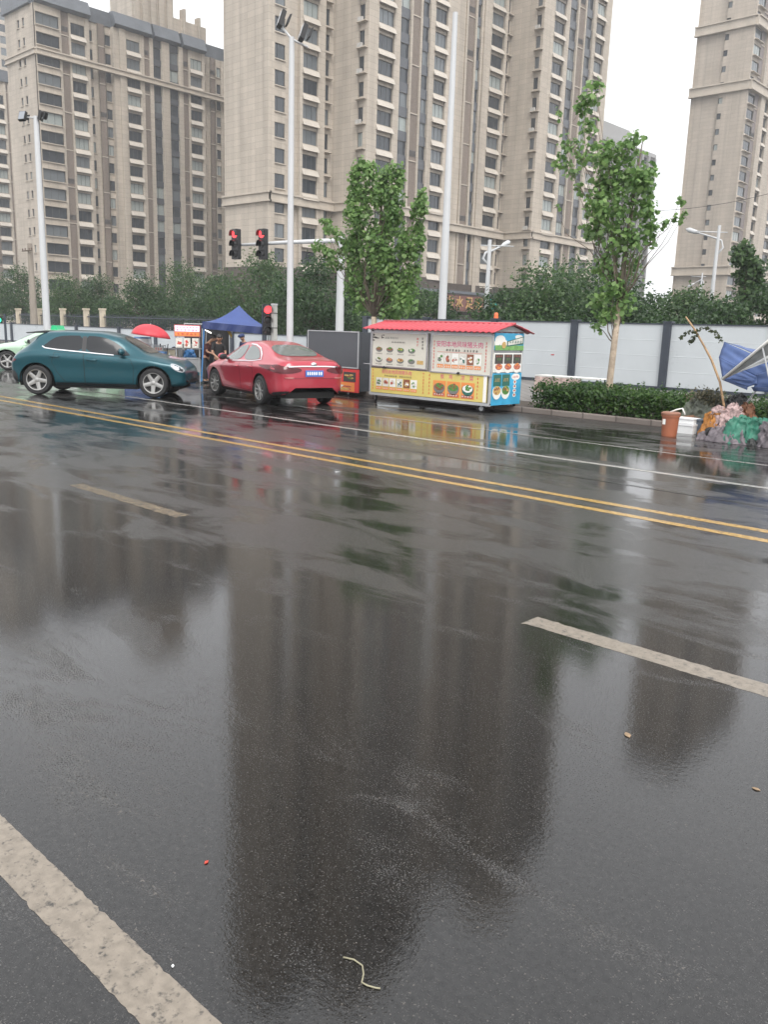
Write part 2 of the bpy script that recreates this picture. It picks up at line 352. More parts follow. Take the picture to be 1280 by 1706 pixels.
# ------------------------------------------------------------------ towers
GL = [mat('dark_window_glass', (.035, .042, .05), .07, spec=.7), mat('grey_window_glass', (.12, .135, .145), .10, spec=.7), mat('curtained_window_glass', (.27, .30, .29), .14, spec=.6)]
M_frame = mat('window_frame_grey', (.07, .072, .075), .5)
M_beige = stone_tiles('beige_stone_cladding', (.42, .37, .312))
M_beige2 = stone_tiles('pale_stone_cladding', (.41, .36, .305), .08)
M_trim = mat('pale_stone_trim', (.42, .37, .31), .7, var=.12, vscale=.6, stretch=(1, 1, .3))
M_apron = mat('cream_apron_panel', (.43, .39, .34), .6, var=.12, vscale=.5)
M_brown = stone_tiles('brown_brick_strip', (.255, .21, .178), .2, (.24, .075), .7, .5)
M_granite = stone_tiles('dark_granite_base', (.085, .07, .06), .2, (.9, .6), .6, .5)
M_slate = mat('slate_grey_roof', (.10, .11, .125), .5, var=.2, vscale=.6)
M_span = mat('dark_spandrel_panel', (.07, .075, .085), .2, spec=.6)
rng = random.Random(7)

class Tower:
    def __init__(s, name, label, loc, z0, nfl, fh, group=None):
        s.root = thing(name, label, 'apartment tower', loc, 0, group); s.z0 = z0; s.nfl = nfl; s.fh = fh; s.zt = z0+nfl*fh
        s.wall = MB(); s.brick = []; s.win = []; s.apron = []; s.ledge = []; s.corn = []; s.span = []; s.acs = []
    def frame(s, O, kind):
        ud, n = {'Y': ((0, 1), (1, 0)), 'X': ((1, 0), (0, -1)), 'B': ((-1, 0), (0, 1)), 'W': ((0, -1), (-1, 0))}[kind]
        return lambda u, d, z: np.array((O[0]+ud[0]*u+n[0]*d, O[1]+ud[1]*u+n[1]*d, z))
    def rect(s, P, mb, u0, u1, d, z0, z1, mi=0): mb.quad(P(u0, d, z0), P(u1, d, z0), P(u1, d, z1), P(u0, d, z1), mi)
    def window(s, P, u0, u1, d, z0, z1, split=.34):
        w = MB(); t = .055; e = .05
        def bar(a, b, c, e2): w.obox(P(a, d-e, c), P(b, d-e, c)-P(a, d-e, c), P(a, d, c)-P(a, d-e, c), (0, 0, e2-c))
        bar(u0, u1, z0, z0+t); bar(u0, u1, z1-t, z1); bar(u0, u0+t, z0+t, z1-t); bar(u1-t, u1, z0+t, z1-t)
        if u1-u0 > .9:
            um = u0+(u1-u0)*split; bar(um-t/2, um+t/2, z0+t, z1-t)
            if u1-u0 > 2.2: um = u0+(u1-u0)*(1-split); bar(um-t/2, um+t/2, z0+t, z1-t)
        g = MB(); s.rect(P, g, u0+t*.5, u1-t*.5, d-e*.6, z0+t*.5, z1-t*.5)
        s.win.append((w, g, P((u0+u1)/2, d, (z0+z1)/2), rng.choices((0, 1, 2), (5, 3, 1.6))[0]))
    def facade(s, O, kind, bays, base=0.0, ztop=None, cornz=(), zoff=0.0, corn_d=.35):
        """bays: (u0, u1, type, offset, options)"""
        P = s.frame(O, kind); zt = ztop or s.zt; prev = None
        for b in bays:
            u0, u1, ty, d = b[:4]; op = b[4] if len(b) > 4 else {}
            if prev is not None and abs(prev-d) > .005: s.wall.quad(P(u0, prev, base), P(u0, d, base), P(u0, d, zt), P(u0, prev, zt))
            prev = d
            if ty == 'p': s.rect(P, s.wall, u0, u1, d, base, zt)
            elif ty == 'l':
                q = MB(); dd = d-.12; s.rect(P, q, u0, u1, dd, base, zt); k = 0
                zz = s.z0+.3
                while zz < zt-.3:
                    q.obox(P(u0, dd, zz), P(u1, dd, zz)-P(u0, dd, zz), P(u0, dd+.1, zz)-P(u0, dd, zz), (0, 0, .14), 1)
                    if rng.random() < .3:
                        for j in range(5):
                            z2 = zz+.7+j*.16; q.obox(P(u0+.1, dd, z2), P(u1-.1, dd, z2)-P(u0+.1, dd, z2), P(u0, dd+.05, z2)-P(u0, dd, z2), (0, 0, .07), 2)
                    zz += s.fh*2; k += 1
                s.brick.append(q)
                s.wall.quad(P(u0, d, base), P(u0, dd, base), P(u0, dd, zt), P(u0, d, zt)); s.wall.quad(P(u1, dd, base), P(u1, d, base), P(u1, d, zt), P(u1, dd, zt))
            else:
                sill, hh, rec = op.get('sill', .85), op.get('h', 1.7), op.get('rec', .2)
                mb = s.wall; zc = base; mar = op.get('mar', 0.0)
                a, c = u0+mar, u1-mar
                if mar: s.rect(P, s.wall, u0, a, d, base, zt); s.rect(P, s.wall, c, u1, d, base, zt)
                for f in range(-1, s.nfl+1):
                    zf = s.z0+f*s.fh+zoff; za, zb = zf+sill, zf+sill+hh
                    if za < base+.05 or zb > zt-.02: continue
                    if ty == 'c': mb = MB(); s.span.append((mb, P((a+c)/2, d, (zc+za)/2)))
                    s.rect(P, mb, a, c, d, zc, za); zc = zb; e = d-rec
                    s.wall.quad(P(a, e, za), P(c, e, za), P(c, d, za), P(a, d, za)); s.wall.quad(P(a, d, zb), P(c, d, zb), P(c, e, zb), P(a, e, zb))
                    s.wall.quad(P(a, d, za), P(a, d, zb), P(a, e, zb), P(a, e, za)); s.wall.quad(P(c, e, za), P(c, e, zb), P(c, d, zb), P(c, d, za))
                    s.window(P, a, c, e+.06, za, zb)
                    ap = op.get('under')
                    if ap == 'apron':
                        q = MB(); h1, h2 = za-.12, za-.85; o1, o2 = .12, .52
                        A = [P(a-.1, d, h1), P(a-.1, d+o1, h1), P(a-.1, d+o2, h2), P(a-.1, d+o2-.06, h2-.03), P(a-.1, d, h1-.5)]
                        q.prism(A, P(c+.1, 0, 0)-P(a-.1, 0, 0)); s.apron.append((q, P((a+c)/2, d, za)))
                    elif ap == 'sill':
                        q = MB(); q.obox(P(a-.12, d, za-.14), P(c+.12, d, za-.14)-P(a-.12, d, za-.14), P(a, d+.16, za)-P(a, d, za), (0, 0, .12)); s.ledge.append((q, P((a+c)/2, d, za)))
                    elif ap == 'slab' or ap == 'ac':
                        q = MB(); ex = op.get('ex', .3); w0, w1 = a-.1-ex*(ap == 'slab'), c+.1+ex
                        q.obox(P(w0, d, za-.45), P(w1, d, za-.45)-P(w0, d, za-.45), P(a, d+.62, za)-P(a, d, za), (0, 0, .10)); s.ledge.append((q, P((a+c)/2, d, za)))
                        if ap == 'ac' and rng.random() < .6:
                            q = MB(); q.obox(P(a-.02, d+.12, za-.34), P(a+.75, d, za)-P(a-.02, d, za), P(a, d+.3, za)-P(a, d, za), (0, 0, .55)); s.acs.append((q, P((a+c)/2, d, za)))
                    elif ap == 'band':
                        for zz, pr in ((za-.16, .22), (zb+.02, .18)):
                            q = MB(); q.obox(P(u0-.05, d, zz), P(u1+.05, d, zz)-P(u0-.05, d, zz), P(a, d+pr, za)-P(a, d, za), (0, 0, .13)); s.ledge.append((q, P((a+c)/2, d, za)))
                if ty == 'c': mb = MB(); s.span.append((mb, P((a+c)/2, d, (zc+zt)/2)))
                s.rect(P, mb, a, c, d, zc, zt)
        U0, U1 = bays[0][0], bays[-1][1]; dm = max(b[3] for b in bays)
        for cz, ch in cornz:
            q = MB(); x0, x1 = U0-(corn_d if kind == 'X' else 0), U1+(0 if kind != 'X' else 0)
            for zz, pr, th in ((cz, corn_d, .22), (cz+.22, corn_d*.45, ch-.44), (cz+ch-.22, corn_d, .22)):
                q.obox(P(x0, dm-.3, zz), P(x1+(pr if kind == 'X' else 0), 0, 0)-P(x0, 0, 0), P(0, dm+pr, 0)-P(0, dm-.3, 0), (0, 0, th))
            s.corn.append(q)
    def finish(s, wallmat, brickmat=None, apronmat=None):
        r = s.root
        s.wall.build('wall', wallmat, r, True)
        for q in s.brick: q.build('brick_strip', [brickmat or M_brown, M_trim, M_frame], r, True)
        for q in s.corn: q.build('cornice', M_trim, r, True)
        def rank(lst, key):
            def sc(it):
                x, y, w = PROJ(it[key]); inside = (-10 < x < 1290 and -10 < y < 560 and w > 0); return (not inside, w)
            return sorted(lst, key=sc)
        w = rank(s.win, 2); n = 100
        for fr, g, c, k in w[:n]:
            o = fr.build('window', M_frame, r, True); g.build('pane', GL[k], o, True)
        if w[n:]:
            b = MB()
            for fr, g, c, k in w[n:]: b.add(fr.v, fr.f, 3); b.add(g.v, g.f, k)
            o = b.build('window', GL+[M_frame], r, True); o['kind'] = 'stuff'
        for lst, nm, mm in ((s.span, 'spandrel', M_span), (s.apron, 'apron_panel', apronmat or M_apron), (s.ledge, 'ledge', M_trim), (s.acs, 'air_conditioner', mat('dull_white_plastic', (.42, .41, .39), .5, var=.2))):
            q = rank(lst, 1)
            for it in q[:n]: it[0].build(nm, mm, r, True)
            if q[n:]:
                b = MB()
                for it in q[n:]: b.add(it[0].v, it[0].f)
                o = b.build(nm, mm, r, True); o['kind'] = 'stuff'
    def roof(s, rects, z, mm=None):
        for x0, x1, y0, y1, h in rects: b = MB(); b.box(x0, x1, y0, y1, z, z+h); b.build('roof', mm or M_slate, s.root, True)

def bays_y(xp, py, y0, items, dscale=0):
    out = []
    for it in items:
        u0, u1 = PX(it[0], py, x=xp)[1]-y0, PX(it[1], py, x=xp)[1]-y0
        out.append((u0, u1)+tuple(it[2:]))
    return out
# --- main tower: serrated plan, blank end walls towards the road, window walls facing the crossing
xa, xb = -86.0, -80.31
yB = PX(447, 156, x=xa)[1]; y2 = PX(560, 156, x=xa)[1]; y3 = PX(757, 156, x=xb)[1]; y4 = PX(850, 156, x=xa)[1]; y5 = PX(1010, 156, x=xb)[1]
FH = 2.97; z38 = 38.2-1.7-.85                     # window heads of one row at 38.2 m
NF = 34; Z0 = z38-12*FH
T = Tower('apartment_tower', 'tall beige stone tower with stepped window walls, largest and closest of the tower blocks', (-87, 100, 0), Z0, NF, FH)
cz = ((16.9, 1.25),)
top = Z0+NF*FH
AP = {'under': 'apron'}; SI = {'under': 'sill'}; AC = {'under': 'ac', 'ex': .5}; SL = {'under': 'slab', 'ex': .45}
T.facade((-94.82, yB), 'X', [(0, 8.82, 'p', 0)], 0, top, cz)
P1 = [(447, 458, 'p', 0), (458, 477, 'w', -.15, dict(SI, mar=.05)), (477, 500, 'p', -.5), (500, 505, 'p', 0), (505, 530, 'w', -.12, AP), (530, 542, 'p', 0), (542, 553, 'w', -.6, dict(SL, h=1.9, ex=.2)), (553, 560, 'p', -.6)]
T.facade((xa, yB), 'Y', bays_y(xa, 156, yB, P1), 0, top, cz)
T.facade((xa-.62, y2), 'X', [(0, 4.62, 'p', 0), (4.62, 5.62, 'w', -.1, AC), (5.62, xb-xa+.62, 'p', 0)], 0, top, cz)
P2 = [(612, 629, 'p', 0), (629, 655, 'w', -.15, AP), (655, 665, 'p', 0), (665, 682, 'c', -.25, dict(h=1.75)), (682, 685, 'p', 0), (685, 698, 'l', -.05), (698, 701, 'p', 0), (701, 714, 'c', -.25, dict(h=1.75)), (714, 722, 'p', 0), (722, 742, 'w', -.15, AP), (742, 757, 'p', 0)]
T.facade((xb, y2), 'Y', bays_y(xb, 156, y2, P2), 0, top, cz)
T.facade((xb, y3), 'B', [(0, 5.69, 'p', 0)], 0, top)
P3 = [(757, 771, 'p', 0), (771, 774, 'p', .2), (774, 786, 'l', .1), (786, 789, 'p', .2), (789, 797, 'c', -.1, dict(h=1.75)), (797, 800, 'p', .1), (800, 806, 'p', .35), (806, 814, 'p', .1), (814, 835, 'w', -.12, AP), (835, 840, 'p', .1), (840, 850, 'w', -.6, dict(SL, h=1.9, mar=.25))]
y3b = y3
T.facade((xa, y3), 'Y', [(0 if i == 0 else b[0],)+b[1:] for i, b in enumerate(bays_y(xa, 156, y3, P3))], 0, top, cz)
T.facade((xa-.62, y4), 'X', [(0, 4.92, 'p', 0), (4.92, 5.82, 'w', -.1, AC), (5.82, xb-xa+.62, 'p', 0)], 0, top, cz)
P4 = [(902, 917, 'p', 0), (917, 935, 'w', -.15, AP), (935, 942, 'p', 0), (942, 955, 'c', -.25, dict(h=1.75)), (955, 957, 'p', 0), (957, 967, 'l', -.05), (967, 969, 'p', 0), (969, 981, 'c', -.25, dict(h=1.75)), (981, 986, 'p', 0), (986, 1000, 'w', -.15, AP), (1000, 1010, 'p', 0)]
b4 = bays_y(xb, 156, y4, P4); b4[0] = (0,)+b4[0][1:]
T.facade((xb, y4), 'Y', b4, 0, top, cz)
T.facade((xb, y5), 'B', [(0, 14.5, 'p', 0)], 0, top); T.facade((-94.82, y5), 'W', [(0, y5-yB, 'p', 0)], 0, top)
T.roof([(-94.82, xa, yB, y5, 1.2), (xa, xb, y2, y3, 1.2), (xa, xb, y4, y5, 1.2)], top)
cr = MB(); cr.box(-93.5, -83, 84, 97, top+1.2, top+7); cr.box(-92, -84, 86, 95, top+7, top+10); cr.box(-93.5, -83, 124, 138, top+1.2, top+9); cr.box(-92, -84, 126, 136, top+9, top+15)
cr.build('roof_crown', M_beige2, T.root, True)
pod = MB()
for x0, x1, y0, y1 in ((-94.97, xa+.15, yB-.15, y2+.2), (-94.9, xb+.15, y2-.15, y3+.15), (-94.9, xa+.32, y3, y4), (-94.9, xb+.15, y4-.15, y5+.1)): pod.box(x0, x1, y0, y1, 0, 9.2)
pod.build('podium', M_granite, T.root, True)
T.finish(M_beige)

# --- left tower, seventeen floors with a slate parapet
xl = -142.0; yl = PX(62, 160, x=xl)[1]; FL = 2.925
zr = 20.9                                       # head of a bay row: (20.82-1.8)*1.42+1.8 = 28.8
zh = (20.82-1.8)*1.42+1.8
Z0l = zh-2.55-9*FL
NFl = 17
T2 = Tower('apartment_tower', 'beige tower with brown brick strips and slate parapet, behind the teal car', (-146, 88, 0), Z0l, NFl, FL)
topl = 50.6; cz = ((43.1, 1.0),)
xw = PX(15, 160, y=yl)[0]
X2 = [PX(p, 160, y=yl)[0]-xw for p in (35, 38.5, 43, 46.5)]
NW = {'under': 'sill', 'h': 1.25, 'sill': 1.1}
T2.facade((xw, yl), 'X', [(0, X2[0], 'p', 0), (X2[0], X2[1], 'w', 0, NW), (X2[1], X2[2], 'p', 0), (X2[2], X2[3], 'w', 0, NW), (X2[3], xl-xw, 'p', 0)], 0, topl, cz)
PL = [(62, 64, 'p', .3), (64, 101, 'w', .3, dict(under='band', h=1.75)), (101, 106, 'p', .15), (106, 119, 'l', 0), (119, 122, 'p', .1), (122, 145, 'w', 0, dict(under='apron', h=1.75)), (145, 152, 'p', .1), (152, 161, 'w', -.8, SI), (161, 168, 'p', -.8), (168, 179, 'l', -.3), (179, 182, 'p', -.8), (182, 191, 'w', -.8, SI), (191, 200, 'p', .1), (200, 209, 'p', .4), (209, 212, 'p', .2), (212, 234, 'w', .1, AP), (234, 241, 'p', .2), (241, 250, 'l', .1), (250, 256, 'p', .2), (256, 270, 'c', -.1, dict(h=1.9, sill=.7)), (270, 282, 'p', .3), (282, 298, 'c', -.1, dict(h=1.9, sill=.7)), (298, 305, 'p', .2), (305, 314, 'l', .1), (314, 317, 'p', .2), (317, 336, 'w', .1, AP), (336, 341, 'p', .2), (341, 346, 'w', -.6, SI), (346, 352, 'p', -.6), (352, 360, 'l', -.2), (360, 364, 'p', -.6), (364, 371, 'w', -.6, SI), (371, 377, 'p', -.4)]
T2.facade((xl, yl), 'Y', bays_y(xl, 160, yl, PL), 0, topl, cz)
ye = PX(377, 160, x=xl)[1]
T2.facade((xl, ye), 'B', [(0, xl-xw, 'p', 0)], 0, topl); T2.facade((xw, ye), 'W', [(0, ye-yl, 'p', 0)], 0, topl)
rf = MB()
for a, c in ((62, 152), (191, 252), (256, 298), (303, 341)):
    ya, yc = PX(a, 160, x=xl)[1], PX(c, 160, x=xl)[1]
    rf.prism([(xl+.4, ya, topl), (xl+1.0, ya, topl+.35), (xl+.2, ya, topl+2.4), (xl-1, ya, topl+2.5), (xl-1, ya, topl)], (0, yc-ya, 0))
rf.box(xw-.2, xl-.6, yl-.5, ye, topl, topl+2.2)
rf.build('roof', M_slate, T2.root, True)
cr = MB(); Y = lambda p: PX(p, 60, x=xl)[1]
ya, yc = Y(230), Y(298)
cr.box(xl-9, xl-1.6, ya, yc, topl+2.2, topl+15)
for i in range(5):
    q = ya+(yc-ya)*(i+.1)/5; cr.box(xl-1.6, xl-1.2, q, q+(yc-ya)*.12, topl+2.2, topl+15.5)
cr.box(xl-8, xl-1.6, yc, Y(352), topl+2.2, topl+5.2); cr.box(xl-2.4, xl-1.0, Y(312), Y(316), topl+2.2, topl+7); cr.box(xl-2.4, xl-1.0, Y(337), Y(340), topl+2.2, topl+6.4)
cr.build('roof_crown', M_beige, T2.root, True)
T2.finish(M_beige)
# --- lower link block seen between the two towers
ra = MB()
T2b = Tower('apartment_block', 'beige block with slate parapet in the gap between the two large towers', (-150, 125, 0), Z0l, 17, FL)
T2b.facade((-141.5, ye+6), 'Y', [(0, 1.2, 'p', 0), (1.2, 2.6, 'w', 0, SI), (2.6, 4.6, 'l', 0), (4.6, 6, 'w', 0, SI), (6, 10, 'p', 0), (10, 12, 'w', 0, AP), (12, 24, 'p', 0)], 0, 53, ())
T2b.facade((-155, ye+6), 'X', [(0, 13.5, 'p', 0)], 0, 53); T2b.roof([(-155, -141, ye+5.6, ye+30, 2.4)], 53); T2b.finish(M_beige)

# --- towers at the left edge of the view
xe = -190.0
def simple_tower(name, label, x, px0, px1, pyr, ztop, cols, endw, fh=2.95):
    y0 = PX(px0, pyr, x=x)[1]; y1 = PX(px1, pyr, x=x)[1]
    t = Tower(name, label, (x-5, (y0+y1)/2, 0), 0.4, int(ztop/fh), fh)
    t.facade((x, y0), 'Y', [(a-y0, b-y0)+tuple(r) for a, b, *r in [(PX(c[0], pyr, x=x)[1], PX(c[1], pyr, x=x)[1])+tuple(c[2:]) for c in cols]], 0, ztop, ())
    t.facade((x-endw, y0), 'X', [(0, endw, 'p', 0)], 0, ztop); t.facade((x, y1), 'B', [(0, endw, 'p', 0)], 0, ztop)
    t.roof([(x-endw-.3, x+.5, y0-.4, y1+.3, 2.2)], ztop); t.finish(M_beige); return t
zt_ = PX(8, 138, x=xe)[2]
simple_tower('apartment_tower', 'beige tower with cream window aprons, cut by the left edge of the photo', xe, -60, 26, 320, zt_, [(-60, -40, 'p', 0), (-40, -20, 'w', 0, AP), (-20, -3, 'l', 0), (-3, 15, 'w', 0, dict(under='apron', h=1.8)), (15, 19, 'p', .2), (19, 22, 'l', .2), (22, 26, 'p', .2)], 30)
simple_tower('apartment_tower', 'hazy taller tower rising behind the block cut by the left edge', -250., -50, 17, 60, PX(5, -60, x=-250.)[2], [(-50, -30, 'p', 0), (-30, -12, 'w', 0, SI), (-12, 0, 'p', 0), (0, 12, 'w', 0, dict(h=1.9)), (12, 17, 'p', 0)], 30)

# --- right tower
yr = 181.0; xr = PX(1247, 143, y=yr)[0]; FR = 2.95
xl0 = PX(1154, 143, y=yr)[0]; xs0, xs1 = PX(1200, 143, y=yr)[0]-xl0, PX(1206.5, 143, y=yr)[0]-xl0
zw = (36.5-1.8)*1.81+1.8                        # heads of the stair windows
Z0r = zw-2.2-21*FR
T3 = Tower('apartment_tower', 'slim beige tower with one column of small stair windows, standing alone at the right', (-77, 190, 0), Z0r, 33, FR)
topr = Z0r+33*FR
czr = ((15.0, 1.9), (50.6, 1.9), (62.2, 1.9))
T3.facade((xl0, yr), 'X', [(0, xs0, 'p', -.5), (xs0, xs1, 'w', 0, dict(h=1.15, sill=1.05)), (xs1, xr-xl0, 'p', 0)], 0, topr, czr, corn_d=.5)
PR = [(1220, 1221, 'p', 0), (1221, 1232, 'w', 0, dict(under='slab', h=1.8, ex=.1)), (1232, 1239, 'l', 0), (1239, 1246, 'p', .5), (1246, 1249, 'p', 0), (1249, 1256, 'w', -.2, dict(under='apron', h=1.8)), (1256, 1274, 'p', .1), (1274, 1286, 'w', -.2, AP), (1286, 1300, 'p', .1), (1300, 1316, 'w', 0, AP), (1316, 1330, 'p', 0)]
br = bays_y(xr, 391, yr, PR); br[0] = (0,)+br[0][1:]
T3.facade((xr, yr), 'Y', br, 0, topr, czr, corn_d=.5)
yre = yr+br[-1][1]
T3.facade((xr, yre), 'B', [(0, xr-xl0, 'p', 0)], 0, topr); T3.facade((xl0, yre), 'W', [(0, yre-yr, 'p', 0)], 0, topr)
T3.roof([(xl0, xr, yr, yre, 2.0)], topr); T3.finish(M_beige2, mat('mauve_grey_render', (.19, .165, .16), .7, var=.15))

# --- pale far block with balconies behind the slender plane tree
xf = -118.0
ya = PX(975, 400, x=xf)[1]; yb_ = PX(1079, 400, x=xf)[1]
zfA = PX(1083, 262, x=xf)[2]
T4 = Tower('apartment_block', 'pale far apartment block with white balconies, half hidden by the slender plane tree', (xf, (ya+yb_)/2, 0), .3, int(zfA/3), 3.0)
nb = 9; L4 = yb_-ya; bb = []
for i in range(nb):
    u = L4*i/nb; w = L4/nb; bb += [(u, u+w*.25, 'p', 0), (u+w*.25, u+w*.8, 'w', 0, dict(under='slab', h=1.6, ex=.3)), (u+w*.8, u+w, 'p', .6)]
T4.facade((xf, ya), 'Y', bb, 0, zfA, ()); T4.facade((xf-20, ya), 'X', [(0, 20, 'p', 0)], 0, zfA); T4.facade((xf, yb_), 'B', [(0, 20, 'p', 0)], 0, zfA)
T4.roof([(xf-20, xf+.4, ya, yb_, 1.0), (xf-12, xf-1, yb_-40, yb_-14, 5), (xf-12, xf-1, yb_-90, yb_-60, 9)], zfA, mat('pale_grey_render', (.45, .45, .45), .8, var=.1))
T4.finish(mat('pale_grey_render', (.45, .45, .45), .8, var=.1), None, mat('pale_grey_render', (.45, .45, .45), .8))

# ------------------------------------------------------------------ trees
LEAF_A = leafmat('plane_tree_leaves', (.065, .14, .04), (.15, .27, .08), (.29, .43, .16))
LEAF_B = leafmat('bushy_tree_leaves', (.015, .04, .015), (.036, .08, .028), (.08, .145, .048))
LEAF_C = leafmat('grey_green_leaves', (.022, .056, .02), (.05, .102, .034), (.105, .175, .06))
LEAF_H = leafmat('hedge_leaves', (.016, .044, .012), (.042, .098, .022), (.10, .18, .045))
M_bark = mat('grey_brown_bark', (.10, .08, .06), .8, var=.4, vscale=8, bump=.8, bscale=14)
M_palebark = mat('pale_flaking_bark', (.36, .29, .22), .7, var=.35, vscale=9, bump=.5, bscale=10)
M_limb = mat('dark_limb_bark', (.13, .105, .08), .8, var=.3, vscale=8)
PALM = [(0, -.5), (.2, -.3), (.48, -.18), (.36, .06), (.40, .28), (.2, .30), (0, .55), (-.2, .30), (-.40, .28), (-.36, .06), (-.48, -.18), (-.2, -.3)]
OVAL = [(0, -.5), (.26, -.12), (.22, .2), (0, .5), (-.22, .2), (-.26, -.12)]
DIAM = [(0, -.5), (.3, 0), (0, .5), (-.3, 0)]
def leaves(mb, C, rad, n, size, rs, shape=DIAM, shell=.45, droop=.25):
    """n leaves in an ellipsoid clump, thicker towards its outside"""
    C = np.array(C, float); rad = np.array(rad, float)
    d = rs.normal(size=(n, 3)); d /= np.linalg.norm(d, axis=1)[:, None]
    r = (shell+(1-shell)*rs.rand(n)**.6)*(1+.18*rs.randn(n))
    pos = C+d*r[:, None]*rad
    nr = d*.5+rs.normal(size=(n, 3))*.6+np.array((0, 0, .45)); nr /= np.linalg.norm(nr, axis=1)[:, None]
    t = np.cross(nr, rs.normal(size=(n, 3))); t /= np.linalg.norm(t, axis=1)[:, None]; b = np.cross(nr, t)
    sz = size*(.6+.8*rs.rand(n)); sh = np.array(shape); k = len(sh)
    P = pos[:, None, :]+sz[:, None, None]*(sh[None, :, 0, None]*t[:, None, :]+sh[None, :, 1, None]*b[:, None, :])
    P[:, :, 2] -= (np.abs(sh[None, :, 0])*droop*sz[:, None])
    b0 = len(mb.v); mb.v.extend(P.reshape(-1, 3).tolist())
    mb.f.extend([tuple(range(b0+i*k, b0+(i+1)*k)) for i in range(n)]); mb.m.extend([0]*n)
def limb(mb, a, b, r0, r1, rs, wob=.12, n=6, mi=0):
    a, b = np.array(a, float), np.array(b, float); L = np.linalg.norm(b-a); pts = []
    for i in range(5):
        t = i/4; p = a+(b-a)*t
        if 0 < i < 4: p = p+rs.normal(size=3)*wob*L*.25
        pts.append(p)
    mb.tube(pts, [r0+(r1-r0)*i/4 for i in range(5)], n, mi)
def bush_tree(name, label, base, h, w, seed, leafm, nl=5200, size=.30, group=None, trunk_r=.16, low=.22, d=None):
    rs = np.random.RandomState(seed); t = thing(name, label, 'tree', base, 0, group)
    crown, wood = MB(), MB(); d = d or w
    limb(wood, (0, 0, -.1), (0, 0, h*.45), trunk_r, trunk_r*.6, rs, .05, 8)
    nc = 15; cl = []
    for i in range(nc):
        f = (i+.5)/nc; z = h*(low+(.93-low)*f); prof = math.sin(math.pi*min(1, (.18+.82*f)))**.6 if f > .3 else .75+.25*f/.3
        a = rs.rand()*6.28; rr = (.15+.5*rs.rand())*prof
        cl.append((w*.5*rr*math.cos(a)*1.15, d*.5*rr*math.sin(a)*1.15, z, .5+.35*rs.rand()))
    for i in range(8):
        a = i/8*6.28+rs.rand()*.5; cl.append((w*.36*math.cos(a), d*.36*math.sin(a), h*(low+.08+.3*rs.rand()), .6+.3*rs.rand()))
    for x, y, z, s in cl:
        R = s*w*.30; leaves(crown, (x, y, z), (R, R*d/w, R*.72*min(1.2, h/w+.2)), nl//len(cl), size, rs)
        limb(wood, (0, 0, h*(.25+.15*rs.rand())), (x*.9, y*.9, z), trunk_r*.4, .02, rs, .15, 5)
    crown.build('crown', leafm, t); wood.build('trunk', M_bark, t, smooth=True); return t
# trees behind the hoarding: photo column, y of the top, crown width (m), plane y, leaf, label
BT = [(-25, 452, 7, 42, 0, 'dark bushy tree cut by the left edge, behind the low barrier'),
      (35, 446, 7, 40, 0, 'bushy tree behind the concrete post and the white lamp mast'),
      (110, 463, 6.5, 40, 2, 'paler bushy tree above the cream gate pillars'),
      (165, 462, 6, 43, 0, 'dark bushy tree above the rear window of the teal car'),
      (228, 462, 7, 40, 0, 'broad bushy tree above the red umbrella'),
      (300, 440, 8, 44, 2, 'tall round-topped bushy tree above the lit stall sign'),
      (362, 462, 6, 40, 0, 'dark bushy tree right behind the blue tent'),
      (425, 424, 6.5, 38, 2, 'bushy tree under the two hanging traffic lights'),
      (468, 470, 4.5, 44, 0, 'dark small-crowned tree behind the crossing signal'),
      (522, 432, 6.5, 36, 0, 'dark bushy tree between the floodlight pole and the signal mast'),
      (590, 470, 6, 40, 0, 'dark bushy tree low behind the leafy plane tree'),
      (672, 472, 4.6, 36, 2, 'yellow-green bushy tree just left of the tall white mast'),
      (716, 488, 4.5, 42, 0, 'low dark tree right behind the tall white mast'),
      (858, 486, 5, 36, 0, 'low dark tree right of the brown shop sign'),
      (915, 452, 7.5, 36, 2, 'wide grey-green tree between two hoarding posts, beside the slender plane tree'),
      (978, 442, 6.5, 40, 2, 'grey-green tree directly behind the slender plane tree'),
      (1048, 478, 6, 36, 0, 'dark bushy tree just right of the slender plane tree trunk'),
      (1100, 492, 5, 44, 0, 'dark low tree in the gap of white sky'),
      (1142, 484, 6, 40, 2, 'round tree left of the pale curved street lamp'),
      (1196, 502, 5, 36, 0, 'low tree at the foot of the pale curved street lamp'),
      (1300, 470, 5, 40, 0, 'dark bushy tree cut by the right edge')]
for i, (px, py, w, Y, lf, lab) in enumerate(BT):
    p = PX(px, py, y=Y); bush_tree('bushy_tree', lab, (p[0], Y, .0), p[2], w, 100+i, LEAF_C if lf else LEAF_B, 11000 if w > 5 else 8000, .175, 'trees behind the hoarding', d=6)
def poplar(label, px, py, Y, w, seed):
    p = PX(px, py, y=Y); rs = np.random.RandomState(seed); t = thing('columnar_tree', label, 'tree', (p[0], Y, 0)); cr, wd = MB(), MB(); h = p[2]
    limb(wd, (0, 0, -.1), (0, 0, h*.9), .12, .03, rs, .02, 7)
    for i in range(16):
        f = i/15; z = h*(.12+.84*f); rr = w*.5*(.55+.45*math.sin(math.pi*min(1, .25+.7*f))); a = rs.rand()*6.28
        leaves(cr, (math.cos(a)*rr*.4, math.sin(a)*rr*.4, z), (rr*.7, rr*.7, h*.07), 260, .24, rs)
    cr.build('crown', LEAF_C, t); wd.build('trunk', M_bark, t, smooth=True)
poplar('narrow upright tree standing in front of the slim right tower', 1250, 408, 40, 2.2, 77)

